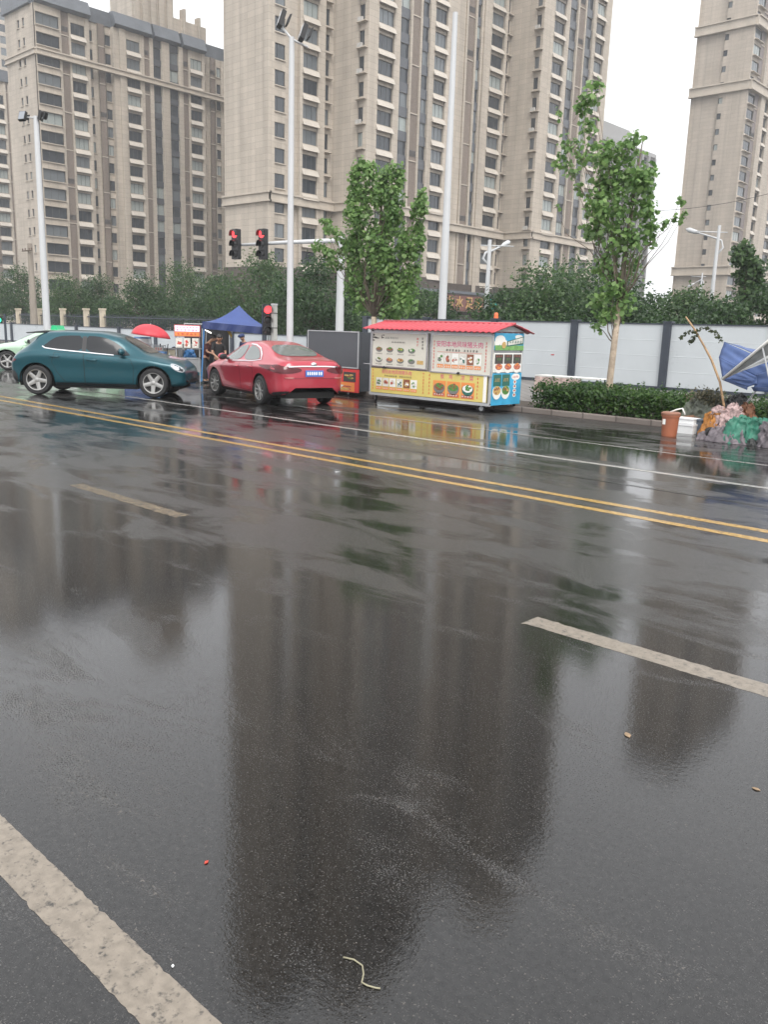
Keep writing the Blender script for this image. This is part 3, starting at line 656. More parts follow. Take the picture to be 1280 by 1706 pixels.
# the two plane trees in the planting strip: clumps at photo positions, real depth spread
def plane_tree(label, base, trunk, clumps, seed, size, barkm, fork, dens=1.35):
    """trunk: points; clumps: (x, z, rx, rz, n) relative to the base, y spread drawn at random"""
    rs = np.random.RandomState(seed); t = thing('plane_tree', label, 'tree', base, 0, 'plane trees in the planting strip'); cr, wd = MB(), MB()
    tl = [q for q in trunk if q[2] < 2.6]; th = trunk[len(tl)-1:]
    wd.tube([q[:3] for q in tl], [q[3] for q in tl], 10); wd.tube([q[:3] for q in th], [q[3] for q in th], 8, 1)
    for x, z, rx, rz, n in clumps:
        y = rs.uniform(-.5, .5)*min(1, rx*1.3); leaves(cr, (x, y, z), (rx, rx*.9, rz), int(n*dens), size, rs, PALM, .2, .18)
        f = fork+(z-fork)*rs.uniform(.1, .45) if z > fork else fork
        f = min(f, trunk[-1][2]); i = [k for k in range(len(trunk)) if trunk[k][2] <= f+1e-6][-1]
        limb(wd, trunk[i][:3], (x, y, z), max(.009, trunk[i][3]*.24), .004, rs, .12, 5, 1)
        for _ in range(3): limb(wd, (x, y, z), (x+rs.normal()*rx*.6, y+rs.normal()*rx*.6, z+rs.normal()*rz*.6), .007, .003, rs, .1, 4, 1)
    cr.build('crown', LEAF_A, t); wd.build('trunk', [barkm, M_limb], t, smooth=True); return t
def clumps_px(px_list, Y, bx, bz=0.0):
    out = []
    for px, py, rx, ry, n in px_list:
        p = PX(px, py, y=Y); q = PX(px+rx, py, y=Y); r = PX(px, py-ry, y=Y)
        out.append((p[0]-bx, p[2]-bz, abs(q[0]-p[0]), r[2]-p[2], n))
    return out
YT = 18.2
b1 = PX(624, 540, y=YT)
C1 = [(607, 278, 9, 18, 40), (598, 292, 11, 22, 60), (622, 292, 12, 24, 70), (596, 322, 12, 24, 70), (612, 325, 15, 28, 100), (585, 330, 7, 14, 24), (640, 300, 10, 22, 50), (652, 292, 12, 22, 60), (666, 296, 7, 20, 40), (640, 330, 16, 30, 110), (662, 330, 14, 28, 90), (590, 355, 12, 22, 70), (610, 365, 18, 30, 130), (640, 370, 18, 32, 140), (664, 365, 13, 28, 80), (592, 395, 14, 26, 90), (615, 405, 20, 32, 140), (645, 410, 20, 34, 150), (672, 400, 14, 28, 80),
      (702, 328, 8, 20, 34), (708, 350, 9, 20, 40), (696, 352, 10, 22, 44), (694, 385, 10, 24, 50), (700, 408, 10, 22, 44), (684, 420, 12, 24, 56),
      (590, 425, 16, 24, 90), (620, 440, 22, 30, 150), (655, 445, 22, 32, 160), (688, 450, 13, 26, 64), (600, 465, 20, 26, 120), (635, 480, 24, 30, 170), (670, 482, 20, 30, 130), (600, 500, 18, 24, 100), (640, 515, 26, 20, 130), (680, 505, 15, 20, 60), (585, 450, 9, 18, 36), (582, 482, 9, 18, 36),
      (545, 372, 8, 9, 14), (535, 368, 7, 7, 9), (552, 384, 11, 10, 26), (562, 396, 10, 10, 24), (572, 405, 10, 12, 26), (540, 412, 12, 12, 30), (553, 424, 13, 12, 34), (568, 420, 10, 12, 24), (560, 442, 9, 12, 20), (548, 438, 8, 10, 16)]
plane_tree('dense leafy plane tree with a broad upright crown behind the food carts', (b1[0], YT, .05),
           [(0, 0, 0, .10), (.03, 0, 1.0, .09), (-.02, 0, 2.1, .08), (.05, 0, 3.4, .06), (.1, .05, 4.8, .04), (.12, 0, 6.0, .015)], clumps_px(C1, YT, b1[0], .05), 5, .108, M_palebark, 2.3, 2.7)
b2 = PX(1014, 648, y=17.6)
C2 = [(1020, 262, 30, 24, 90), (1055, 250, 22, 26, 60), (1062, 232, 12, 12, 16), (1040, 238, 8, 8, 8), (1010, 300, 26, 34, 120), (1050, 300, 36, 36, 170), (1080, 300, 22, 28, 90), (1000, 345, 22, 34, 90), (1035, 350, 36, 36, 150), (1075, 345, 20, 30, 80), (1085, 380, 14, 18, 34), (995, 385, 18, 20, 55), (1030, 400, 30, 34, 100), (1065, 395, 22, 26, 60), (1010, 440, 22, 30, 60), (1045, 440, 24, 30, 60), (1025, 480, 26, 26, 75), (1000, 500, 20, 22, 50), (1040, 505, 22, 22, 55), (1015, 525, 26, 16, 55), (995, 545, 12, 12, 14),
      (990, 140, 12, 10, 14), (985, 160, 16, 22, 34), (968, 175, 14, 20, 26), (975, 210, 18, 18, 26), (965, 245, 16, 16, 22), (975, 265, 14, 14, 16), (940, 240, 12, 24, 24), (930, 190, 8, 10, 8), (935, 270, 16, 16, 22), (955, 290, 12, 14, 14), (960, 315, 10, 12, 9), (925, 345, 6, 6, 4), (990, 245, 10, 10, 9), (1018, 242, 9, 9, 7),
      (1108, 375, 9, 14, 9), (1125, 365, 10, 10, 8), (1136, 335, 7, 12, 8), (1140, 358, 7, 9, 6), (1085, 405, 10, 14, 10)]
plane_tree('slender tall plane tree with a pale bare trunk and long stray boughs', (b2[0], 17.6, .05),
           [(0, 0, 0, .085), (.02, 0, .8, .075), (.05, 0, 1.6, .07), (.09, 0, 2.5, .06), (.10, .05, 3.6, .05), (.2, 0, 4.8, .03), (.3, 0, 5.8, .012)], clumps_px(C2, 17.6, b2[0], .05), 9, .108, M_palebark, 2.2, 2.0)

# hedge
def hedge(label, x0, x1, y0, y1, h, n, seed):
    rs = np.random.RandomState(seed); t = thing('hedge', label, 'hedge', ((x0+x1)/2, (y0+y1)/2, .09)); fo, st = MB(), MB(); L = x1-x0
    k = max(3, int(L/.28))
    for i in range(k):
        for j in range(3):
            x = -L/2+L*(i+.5)/k+rs.normal()*.05; y = -(y1-y0)/2+(y1-y0)*(j+.5)/3; hh = h*(.8+.2*rs.rand())
            for z, nn in ((hh*.30, .4), (hh*.72, .6)): leaves(fo, (x, y, z), (.26, .28, hh*.34), int(n/k/3*nn), .075, rs, OVAL, .35, .1)
            for _ in range(2): limb(st, (x, y, -.05), (x+rs.normal()*.12, y+rs.normal()*.12, hh*.9), .009, .003, rs, .08, 4)
        if rs.rand() < .5:
            x = -L/2+L*(i+.5)/k; leaves(fo, (x, rs.uniform(-.3, .3), h*1.02), (.06, .06, .12), 12, .06, rs, OVAL, .2, .1)
    fo.build('foliage', LEAF_H, t); st.build('stems', M_bark, t)
hx = lambda px, py, y: PX(px, py, y=y)[0]
hedge('clipped green hedge along the kerb between the red-roofed cart and the heap of rags', -10.95, -7.35, 16.85, 18.1, .66, 15000, 21)
hedge('stretch of green hedge behind the green tarpaulin', -6.9, -3.5, 17.2, 18.3, .6, 9000, 22)

# ------------------------------------------------------------------ hoarding and other fences
M_panel = mat('white_hoarding_sheet', (.46, .49, .51), .35, var=.05, vscale=.7, spec=.4, rvar=.1)
M_post = mat('dark_blue_grey_steel', (.035, .043, .058), .45, var=.15)
def hoarding(label, posts, y, h, panel_z=.12, z0=.1, side=None, sag=0.0, pw=.25, thin=False):
    t = thing('hoarding', label, 'hoarding', ((posts[0]+posts[-1])/2, y, z0)); c = (posts[0]+posts[-1])/2
    for i, x in enumerate(posts):
        b = MB(); b.box(x-c-pw/2, x-c+pw/2, -.14, .10, 0, h+.06); b.box(x-c-pw/2-.03, x-c+pw/2+.03, -.16, .12, h+.06, h+.11); b.build('post', M_post, t)
    for a, d in zip(posts, posts[1:]):
        b = MB(); x0, x1 = a-c+pw/2, d-c-pw/2; nr = 4; b.box(x0, x1, -.03, .0, panel_z, h)
        for r in range(nr):
            za, zb = panel_z+(h-panel_z)*r/nr, panel_z+(h-panel_z)*(r+1)/nr
            if r < nr-1: b.prism([(x0, -.0302, zb-.03), (x0, -.034, zb-.012), (x0, -.0302, zb+.006)], (x1-x0, 0, 0))
        b.build('panel', M_panel, t)
        b = MB(); b.box(x0, x1, -.06, .03, h, h+.04); b.build('top_rail', M_post, t); b = MB(); b.box(x0, x1, -.06, .03, .02, panel_z); b.build('bottom_rail', M_post, t)
    return t
fx = lambda px: PX(px, 540, y=27)[0]
hp = [fx(611), fx(712), fx(826), fx(960), fx(1115)]; stp = hp[-1]-hp[-2]
hoarding('white site hoarding with dark posts behind the hedge and the carts', hp+[hp[-1]+stp*(i+1) for i in range(8)], 27, 2.13)
p_ = PX(921, 591, y=26.96); q = MB(); q.obox((-.07, 0, -.022), (.14, 0, .0), (0, .004, 0), (0, 0, .035)); o = q.build('sticker', mat('red_sticker', (.45, .03, .04), .5)); o.location = (p_[0], 26.962, p_[2]); tag(o, 'small red sticker on the white hoarding panel next to the cart', 'sticker')
q = MB(); q.lathe([(.0, .0), (.09, 0), (.09, .06), (.075, .07), (.085, .14), (.06, .2), (0, .22)], (0, 0, 0), 'z', 14)
wl = q.build('warning_light', mat('orange_lamp_plastic', (.75, .16, .06), .35), None, smooth=40); wl.location = (hp[2]+.02, 26.98, 2.34); tag(wl, 'small orange warning lamp on top of a dark hoarding post', 'warning light')
xs = [-76, -69] + [fx(p) for p in (18, 126, 197, 258, 325, 386, 440, 515)] + [fx(598)]
hoarding('low white barrier with dark posts behind the tent and the teal car', xs, 27.1, 1.26, .1, .1, pw=.22)
# dwarf wall and cream pillars of the estate fence behind
M_cream = mat('cream_render', (.46, .40, .31), .7, var=.15, vscale=2)
t = thing('estate_fence', 'dark railing with square cream pillars behind the low barrier and the teal car', 'fence', (-52, 30, .1))
for px in (31, 66, 105, 144, 171):
    x = PX(px, 530, y=30)[0]+52; top = PX(px, 514, y=30)[2]-.1; b = MB(); b.box(x-.15, x+.15, -.15, .15, 0, top-.12); b.box(x-.19, x+.19, -.19, .19, top-.12, top); b.build('pillar', M_cream, t)
b = MB()
for z in (.5, 1.9): b.box(-16, 14, -.03, .03, z, z+.06)
for i in range(150): b.box(-16+i*.2, -16+i*.2+.03, -.015, .015, .2, 2.1)
b.build('railing', M_post, t)

# ------------------------------------------------------------------ poles and lamps
M_whitepole = mat('white_painted_steel', (.47, .48, .49), .4, var=.08, vscale=2, stretch=(1, 1, .2))
M_black = mat('black_plastic', (.012, .012, .013), .4); M_lampglass = mat('lamp_glass', (.25, .27, .3), .15)
def pole(name, label, cat, base, h, r0, r1, group=None, m=None):
    t = thing(name, label, cat, base, 0, group); b = MB(); b.lathe([(r0*1.0, 0), (r0*.97, h*.2), (r0+(r1-r0)*.6, h*.6), (r1, h), (0, h+.01)], n=16); b.build('pole', m or M_whitepole, t, smooth=40)
    b = MB(); b.lathe([(0, .0), (r0*2, 0), (r0*2, .03), (r0*1.3, .05), (r0*1.3, .12), (r0, .14)], n=16); b.build('base_plate', m or M_whitepole, t, smooth=30); return t
def flood(t, c, yaw, w=.36):
    b = MB(); cy, sy = math.cos(yaw), math.sin(yaw)
    def T(x, y, z): return (c[0]+x*cy-y*sy, c[1]+x*sy+y*cy, c[2]+z)
    q = MB(); q.prism([(-w/2, -.05, -.17), (w/2, -.05, -.17), (w/2, .06, .17), (-w/2, .06, .17)], (0, -.1, .06)); 
    for i in range(7): q.obox((-w/2+w*(i+.3)/7, .06, -.1), (.02, 0, 0), (0, .06, .02), (0, .08, .22))
    place(q, T); o = q.build('floodlight', M_black, t)
    g = MB(); g.quad(T(-w*.44, -.155, -.09), T(w*.44, -.155, -.09), T(w*.44, -.05, .215), T(-w*.44, -.05, .215)); g.build('lens', M_lampglass, o)
def pole_at(px, pyb, pyt, d, zb=0.0):
    a = PX(px[0], pyb, d=d); a2 = PX(px[1], pyt, y=a[1]); return (a[0]*.5+a2[0]*.5 if abs(a[0]-a2[0]) < 1 else a[0], a[1], zb), a2[2]-zb
bs, h = pole_at((482, 487.5), 560, 62, 23, .1)
t = pole('street_lamp', 'white lamp pole with a pair of black floodlights, in front of the main tower', 'street lamp', bs, h, .095, .065, 'floodlight poles')
b = MB(); ax = np.array((_rt[0], _rt[1], 0)); c0 = np.array((0, 0, h-.05)); b.tube([c0-ax*.3+np.array((0, 0, .32)), c0, c0+ax*.42-np.array((0, 0, .18))], .03, 8); b.build('cross_arm', M_whitepole, t, smooth=True)
flood(t, c0-ax*.22+np.array((0, 0, .42)), R_(-30)); flood(t, c0+ax*.33+np.array((0, 0, .12)), R_(-30))
bs, h = pole_at((72, 66), 540, 192, 36, .1)
t = pole('street_lamp', 'white lamp pole with one small dark floodlight, before the left tower', 'street lamp', bs, h, .15, .10, 'floodlight poles')
b = MB(); c0 = np.array((0, 0, h-.06)); b.tube([c0+ax*.3, c0-ax*.5], .03, 8); b.build('cross_arm', M_whitepole, t, smooth=True); flood(t, c0-ax*.5+np.array((0, 0, .0)), R_(20), .34); flood(t, c0+ax*.26+np.array((0, 0, .05)), R_(-50), .3)
# tall tapering mast
a = PX(736, 545, y=28.5); h = PX(765, 20, y=28.5)[2]
t = pole('tall_mast', 'very tall plain white tapering mast behind the red-roofed cart', 'mast', (a[0], 28.5, .1), h-.1, .18, .10)
# traffic signal mast
M_red = mat('lit_red_signal', (.6, .02, .02), .3, emit=(1, .05, .06), estr=1.6); M_green = mat('lit_green_signal', (.02, .5, .3), .3, emit=(.03, .9, .45), estr=1.6); M_off = mat('unlit_signal_lens', (.02, .02, .02), .2)
def signal(label, loc, rotz, group, w=.36, lit=0, cols=(M_red, M_off, M_off), cat='traffic light'):
    t = thing('traffic_light', label, cat, loc, rotz, group); b = MB(); n = len(cols); H = w*1.02*n
    b.prism([(-w/2, 0, -H/2+.03), (-w/2+.03, 0, -H/2), (w/2-.03, 0, -H/2), (w/2, 0, -H/2+.03), (w/2, 0, H/2-.03), (w/2-.03, 0, H/2), (-w/2+.03, 0, H/2), (-w/2, 0, H/2-.03)], (0, .2, 0)); b.build('housing', M_black, t)
    for i, m in enumerate(cols):
        z = H/2-w*1.02*(i+.5); q = MB(); R = w*.41; q.lathe([(0, -.012), (R*.6, -.01), (R, 0)], (0, -.004, z), 'y', 18); q.build('lens', m, t, smooth=True)
        q = MB(); P = []
        for k in range(13):
            an = R_(-20)+R_(220)*k/12; P.append([(R*1.1*math.cos(an), -.005, z+R*1.1*math.sin(an)), (R*1.08*math.cos(an), -.24+.06*abs(math.cos(an)), z+R*1.08*math.sin(an)-.03)])
        P2 = [[(x*.93, y, z+(zz-z)*.93) for x, y, zz in r][::-1] for r in P]
        q.grid([r+s for r, s in zip(P, P2)]); q.build('visor', M_black, t)
    return t
D = 38.0
a = PX(566, 545, d=D); a2 = PX(569, 395, y=a[1]); mb_ = np.array((a[0], a[1], .1))
t = pole('signal_mast', 'white signal mast with a long arm over the road, rising beside the leafy plane tree', 'signal mast', mb_, a2[2]-.1, .20, .15)
e = PX(391, 409, d=D+1.2); s0 = PX(567, 401, y=a[1]); b = MB(); b.tube([s0-mb_, (s0-mb_)*.5+(e-mb_)*.5+np.array((0, 0, .02)), e-mb_-np.array((.2, .15, 0))*0], [.11, .085, .06], 12); b.build('arm', M_whitepole, t, smooth=True)
for px, lab in ((391, 'red-lit traffic light at the outer end of the white arm'), (436, 'red-lit traffic light hung on the white arm nearer its mast')):
    f = (567-px)/(567-391.); c = s0+(e-s0)*f; c = PX(px, 407, d=(c-_C)@_fw-.25)
    signal(lab, c, YAW+R_(-38), 'signals on the long arm', .44)
# crossing signal on a short post
a = PX(457, 570, d=25.5); h = PX(457, 509, y=a[1])[2]
t = thing('signal_post', 'short square grey post carrying the crossing signal', 'post', (a[0], a[1], .0)); b = MB(); b.box(-.065, .065, -.065, .065, 0, h); b.box(-.09, .09, -.09, .09, 0, .05); b.build('post', mat('pale_grey_metal', (.42, .42, .40), .5, var=.2), t)
b = MB(); b.box(-.075, .075, -.075, .075, h, h+.05); b.build('cap', M_whitepole, t)
b = MB(); b.box(-.07, .07, -.07, .07, h*.72, h*.72+.02); b.box(-.07, .07, -.07, .07, h*.9, h*.9+.02); b.build('strap', M_black, t)
c = PX(446, 533, d=25.4); signal('red-lit crossing signal on a short post beside the blue tent', c, YAW+R_(15), None, .30)
c = PX(-3, 533, d=44); signal('green-lit signal cut by the left edge', c, YAW+R_(24), None, .36, 0, (M_green,))
t = pole('signal_post', 'dark post of the green-lit signal at the left edge', 'post', (c[0]+.06, c[1]+.32, .1), c[2]+.2, .07, .06, None, M_post)
# concrete utility post
a = PX(57, 540, y=29); h = PX(55, 408, y=29)[2]
t = pole('utility_pole', 'square-shouldered concrete utility pole with a thin steel cross-arm, beside the white lamp pole', 'utility pole', (a[0], 29, .1), h, .28, .17, None, mat('weathered_concrete', (.24, .21, .175), .8, var=.2, vscale=3, stretch=(1, 1, .2)))
b = MB(); z = PX(55, 419, y=29)[2]-.1; b.obox((-.8, -.26, z), (1.6, 0, 0), (0, .07, 0), (0, 0, .08)); b.build('cross_arm', M_bark, t)
for x in (-.7, -.3, .35, .7):
    b = MB(); b.lathe([(0, 0), (.05, 0), (.03, .05), (.06, .09), (.03, .14), (0, .16)], (x, -.22, z+.08), n=8); b.build('insulator', mat('brown_ceramic', (.09, .05, .035), .3), t, smooth=50)
def curved_lamp(label, px, pyb, pyt, d, dirpx, hpx, hpy, r, group):
    a = PX(px[0], pyb, d=d); top = PX(px[1], pyt, y=a[1]); base = np.array((a[0], a[1], .1)); h = top[2]-.1
    t = pole('street_lamp', label, 'street lamp', base, h, r, r*.6, group)
    hd = PX(hpx, hpy, d=d)-base; z0 = h*.80; s = np.sign(hd[:2]@ax[:2])
    b = MB(); P = [(0, 0, z0), tuple(-ax*.30*s+np.array((0, 0, h*.855))), tuple(-ax*.18*s+np.array((0, 0, h*.90))), tuple(ax*.12*s+np.array((0, 0, h*.915)))]
    P += [tuple(np.array(P[3])*(1-f)+hd*f) for f in (.5, 1)]; b.tube(P, [r*.4]*3+[r*.38, r*.33, r*.3], 8); b.build('arm', M_whitepole, t, smooth=True)
    b = MB(); u = hd-np.array(P[3]); u = u/np.linalg.norm(u); b.tube([hd-u*.1, hd+u*.15, hd+u*.55, hd+u*.75], [.05, .11, .13, .04], 10); b.build('lamp_head', M_whitepole, t, smooth=True)
    b = MB(); z = h*.955; b.tube([tuple(ax*s*1.2+np.array((0, 0, z))), tuple(-ax*s*.45+np.array((0, 0, z)))], .03, 6); b.build('stay', M_whitepole, t, smooth=True); return t
curved_lamp('pale street lamp with one curved arm in front of the brown shop sign', (809, 815), 540, 400, 43, 1, 838, 409, .15, 'curved street lamps')
curved_lamp('pale street lamp with one curved arm before the slim right tower', (1184, 1197.5), 515, 376, 44, -1, 1163, 388, .13, 'curved street lamps')
curved_lamp('small distant curved street lamp above the hedge of trees under the slim right tower', (1166, 1168), 500, 455, 95, -1, 1156, 473, .13, 'curved street lamps')
# cables
b = MB()
A, B_ = PX(1060, 352, d=60), PX(1300, 318, d=60)
b.tube([A+(B_-A)*f-np.array((0, 0, 1.2*4*f*(1-f)*.3)) for f in np.linspace(0, 1, 12)], .018, 5)
tag(b.build('overhead_cable', M_black, loc=None), 'thin black cable strung across in front of the slim right tower', 'cable')

# ------------------------------------------------------------------ shop front with carved sign
s0, s1 = PX(735, 485, x=-64.), PX(808, 500, x=-64.)
t = thing('shop_building', 'low dark shop building under the main tower, carrying the brown sign', 'shop', (-70, (s0[1]+s1[1])/2+1, 0))
ylo, yhi = s0[1]-4-BASE[t.name][1], s1[1]+5-BASE[t.name][1]
b = MB(); b.box(-5.5, 5.7, ylo, yhi, 0, 6.2); b.build('wall', M_granite, t)
b = MB(); b.box(-5.7, 6.3, ylo-.2, yhi+.2, 6.2, 6.5); b.build('roof', M_slate, t)
for k in range(5):
    y = ylo+1+k*(yhi-ylo-1)/5; b = MB(); b.box(5.7, 5.82, y, y+1.5, .1, 2.9); f = b.build('window', M_frame, t); b = MB(); b.quad((5.84, y+.1, .2), (5.84, y+1.4, .2), (5.84, y+1.4, 2.8), (5.84, y+.1, 2.8)); b.build('pane', GL[0], f)
xS = -63.6; p0, p1 = PX(742, 487, x=xS), PX(808, 494, x=xS); zt_s, zb_s = PX(775, 493, x=xS)[2], PX(775, 519, x=xS)[2]
sg = thing('shop_sign', 'brown shop sign with carved gold characters beneath the main tower', 'shop sign', (xS, p0[1], 0)); w = p1[1]-p0[1]
b = MB(); b.box(-.18, .0, 0, w, zb_s, zt_s); b.build('board', mat('dark_red_brown_wood', (.15, .065, .055), .6, var=.15), sg)
b = MB(); b.box(-.2, .06, -.1, w+.1, zt_s, zt_s+.12); b.box(-.2, .06, -.1, w+.1, zb_s-.1, zb_s); b.build('frame', mat('dark_brown_frame', (.05, .035, .03), .6), sg)
m_gold = mat('gold_lettering', (.44, .28, .11), .45)
hs_ = (zt_s-zb_s)
for i, ch in enumerate('山水足道'):
    q = text_mb(ch, hs_*.82, .012, .03); yy = w*(.08+.245*i+.03); zz = (zt_s+zb_s)/2
    place(q, lambda x, y, z, yy=yy, zz=zz: (.05+z, yy+x, zz+y)); q.build('character', m_gold, sg)
c = PX(822, 512, x=-63.)
sg = thing('pillar_sign', 'small teal hanging sign right of the brown shop sign', 'sign', c); b = MB(); b.lathe([(0, -.95), (.42, -.95), (.45, -.85), (.45, .85), (.42, .95), (0, .95)], n=18); b.build('drum', mat('teal_enamel', (.02, .30, .27), .4, var=.2), sg, smooth=30)
b = MB(); b.box(-.3, .3, -.3, .3, .95, 1.15); b.box(-.05, .05, -.05, .05, 1.15, 2.2); b.build('bracket', M_black, sg)
b = MB(); b.quad((.46, -.3, -.6), (.46, .35, -.62), (.46, .35, -.5), (.46, -.3, -.52)); b.build('stripe', mat('white_print', (.75, .74, .7), .5), sg)

# ------------------------------------------------------------------ cars
M_tyre = mat('tyre_rubber', (.014, .014, .015), .75, bump=.2, bscale=60); M_rim = mat('silver_alloy', (.36, .355, .345), .35, metal=.8); M_rimdark = mat('dark_wheel_recess', (.02, .02, .021), .6)
M_chrome = mat('chrome_trim', (.75, .75, .76), .12, metal=1.0); M_glass = mat('car_glass', (.02, .022, .025), .12, spec=.32); M_glass2 = mat('pale_tinted_car_glass', (.11, .125, .12), .06, spec=.9)
M_plastic = mat('black_car_plastic', (.018, .018, .02), .5); M_seam = mat('panel_gap', (.006, .006, .007), .7); M_under = mat('underbody_black', (.008, .008, .008), .8)
M_teal = mat('teal_metallic_paint', (.006, .062, .082), .33, metal=.35, coat=.55, spec=.3); M_redp = mat('red_metallic_paint', (.37, .026, .045), .3, metal=.2, coat=.7)
M_mint = mat('pale_green_paint', (.36, .52, .38), .3, coat=.8); M_hl = mat('headlight_glass', (.34, .36, .38), .08, spec=.7); M_tl = mat('tail_light_red', (.075, .003, .007), .12, spec=.5)
M_tl2 = mat('tail_light_dark', (.03, .006, .008), .1, spec=.7); M_plate = mat('blue_number_plate', (.05, .13, .42), .4); M_pmark = mat('white_plate_marks', (.75, .77, .8), .5)
TK = [0, .06, .14, .30, .44, .52, .58, .80, .88, .94, 1.0]
def car_rows(keys, n=120):
    K = np.array(keys, float); s = np.linspace(0, 1, n); s0 = np.linspace(0, 1, len(K)); ends = K[:, 0]
    x = np.unique(np.concatenate([np.linspace(ends[0], ends[-1], n), ends, np.linspace(ends[0], ends[0]+.2, 12), np.linspace(ends[-1]-.2, ends[-1], 12)]))
    return np.stack([x]+[pchip(ends, K[:, c], x) for c in range(1, 6)], 1)
def section(row, T):
    x, w, zl, zb, zt, wr = row; h = zb-zl; g = zt-zb
    y = [w*.86, w*.925, w*.950, w*.968, w*1.0, w*.968, w*.915, wr, wr*.86, wr*.5, 0]
    z = [zl, zl+.05, zl+h*.22, zl+h*.52, zl+h*.84, zl+h*.955, zb+g*.06, zb+g*.80, zb+g*.925, zb+g*.985, zt]
    return pchip(TK, y, T), pchip(TK, z, T)
def build_car(name, label, keys, axles, wr, paint, loc, rotz, spec):
    root = thing(name, label, 'car', loc, rotz, spec.get('group')); rows = car_rows(keys); T = np.concatenate([np.linspace(0, .5, 22), np.linspace(.5, 1, 34)[1:]]); n = len(T)
    P = []; ra = wr+.055
    for r in rows:
        y, z = section(r, T)
        for ax_ in axles:
            dx = abs(r[0]-ax_)
            if dx < ra:
                za = wr+math.sqrt(ra*ra-dx*dx)
                if za > z[0]:
                    t0 = np.interp(za, z[:24], T[:24]); T2 = np.where(T < .5, t0+(.5-t0)*T/.5, T) if t0 < .5 else T; y, z = section(r, T2)
        L = np.stack([np.full(n, r[0]), y, z], 1); Rr = L[::-1][1:].copy(); Rr[:, 1] *= -1; P.append(np.concatenate([L, Rr]))
    P = np.array(P); b = MB(); b.grid(P)
    for e in (0, -1):
        ring = P[e]; b.poly([tuple(q) for q in (ring if e == -1 else ring[::-1])])
    body = b.build('body', paint, root, smooth=42)
    tree = BVHTree.FromPolygons([Vector(v) for v in b.v], b.f)
    def decal(nm, poly, plane, m, eps=.006, parent=None, sides=(1,), cell=.05, it=2, lab=None):
        """a panel, pane or lamp lying on the body: its outline is followed on the real curved surface"""
        pl = smooth_poly(poly, it) if it else poly; res = []
        for sgn in sides:
            bm = bmesh.new(); vs = [bm.verts.new((p[0], p[1], 0)) for p in pl]; bm.faces.new(vs)
            a = np.array(pl); lo, hi = a.min(0), a.max(0)
            for k, nn in ((0, (1, 0, 0)), (1, (0, 1, 0))):
                for c in np.arange(lo[k]+cell*.5, hi[k], cell):
                    bmesh.ops.bisect_plane(bm, geom=bm.verts[:]+bm.edges[:]+bm.faces[:], plane_co=(c if k == 0 else 0, c if k == 1 else 0, 0), plane_no=nn, dist=1e-6)
            bmesh.ops.triangulate(bm, faces=[f for f in bm.faces if len(f.verts) > 4])
            bm.verts.index_update(); out = MB(); ok = []
            for v in bm.verts:
                u, w_ = v.co.x, v.co.y
                if plane == 'side': o, d = Vector((u, 3*sgn, w_)), Vector((0, -sgn, 0))
                elif plane == 'front': o, d = Vector((4, u*sgn, w_)), Vector((-1, 0, 0))
                elif plane == 'rear': o, d = Vector((-4, u*sgn, w_)), Vector((1, 0, 0))
                else: o, d = Vector((u, w_*sgn, 3)), Vector((0, 0, -1))
                hit = tree.ray_cast(o, d)
                if hit[0] is None or (plane == 'side' and hit[0].y*sgn < 0.02): ok.append(False); out.v.append((0, 0, 0)); continue
                nrm = hit[1]; nrm = nrm if nrm.dot(d) < 0 else -nrm
                ok.append(True); out.v.append(tuple(hit[0]+nrm*eps))
            for f in bm.faces:
                ids = [v.index for v in f.verts]
                if all(ok[i] for i in ids): out.f.append(tuple(ids)); out.m.append(0)
            bm.free()
            if out.f:
                o = out.build(nm, m, parent or root, smooth=True); res.append(o)
                if lab: o['label'] = lab
        return res
    for ax_ in axles:                                       # wheels, wells
        for sgn in (1, -1):
            b = MB(); Y0 = spec['track']/2*sgn
            A = [R_(-20+220*i/14) for i in range(15)]
            b.grid([[(ax_+(ra+.004)*math.cos(a), y, wr+(ra+.004)*math.sin(a)) for a in A] for y in (Y0+.10*sgn, Y0-.28*sgn)]); b.poly([(ax_+ra*math.cos(a), Y0-.28*sgn, wr+ra*math.sin(a)) for a in A]); b.build('wheel_well', M_under, root)
            wh = bpy.data.objects.new('wheel', None); col.objects.link(wh); wh.parent = root; wh.location = (ax_, Y0, wr); wh.empty_display_size = .2
            wh.rotation_euler = (0, spec.get('spin', .3)+ax_, (spec.get('steer', 0) if ax_ == max(axles) else 0))
            b = MB(); h = .105; b.lathe([(wr*.70, -h), (wr*.90, -h), (wr*.97, -h*.8), (wr, -h*.5), (wr, h*.5), (wr*.97, h*.8), (wr*.90, h), (wr*.70, h), (wr*.66, 0)], (0, 0, 0), 'y', 36, close=True); b.build('tyre', M_tyre, wh, smooth=35)
            q = MB(); f = sgn*h; q.lathe([(wr*.72, f*.96), (wr*.70, f*1.0), (wr*.65, f*.96), (wr*.63, f*.4), (wr*.60, -f*.5)], (0, 0, 0), 'y', 36)
            ns = spec['spokes']
            for i in range(ns):
                a = 2*math.pi*i/ns; c_, s_ = math.cos(a), math.sin(a); w0, w1 = spec['spw']*wr, spec['spw']*wr*.75
                pts = []
                for r_, ww, yy in ((wr*.08, w0, .84), (wr*.40, w0*.8, .86), (wr*.66, w1, .94)):
                    pts.append([(r_*c_-ww*s_, f*(yy-.05), r_*s_+ww*c_), (r_*c_-ww*.4*s_, f*yy, r_*s_+ww*.4*c_), (r_*c_+ww*.4*s_, f*yy, r_*s_-ww*.4*c_), (r_*c_+ww*s_, f*(yy-.05), r_*s_-ww*c_), (r_*c_+ww*s_, f*.45, r_*s_-ww*c_), (r_*c_-ww*s_, f*.45, r_*s_+ww*c_)])
                q.grid(pts, 0, True)
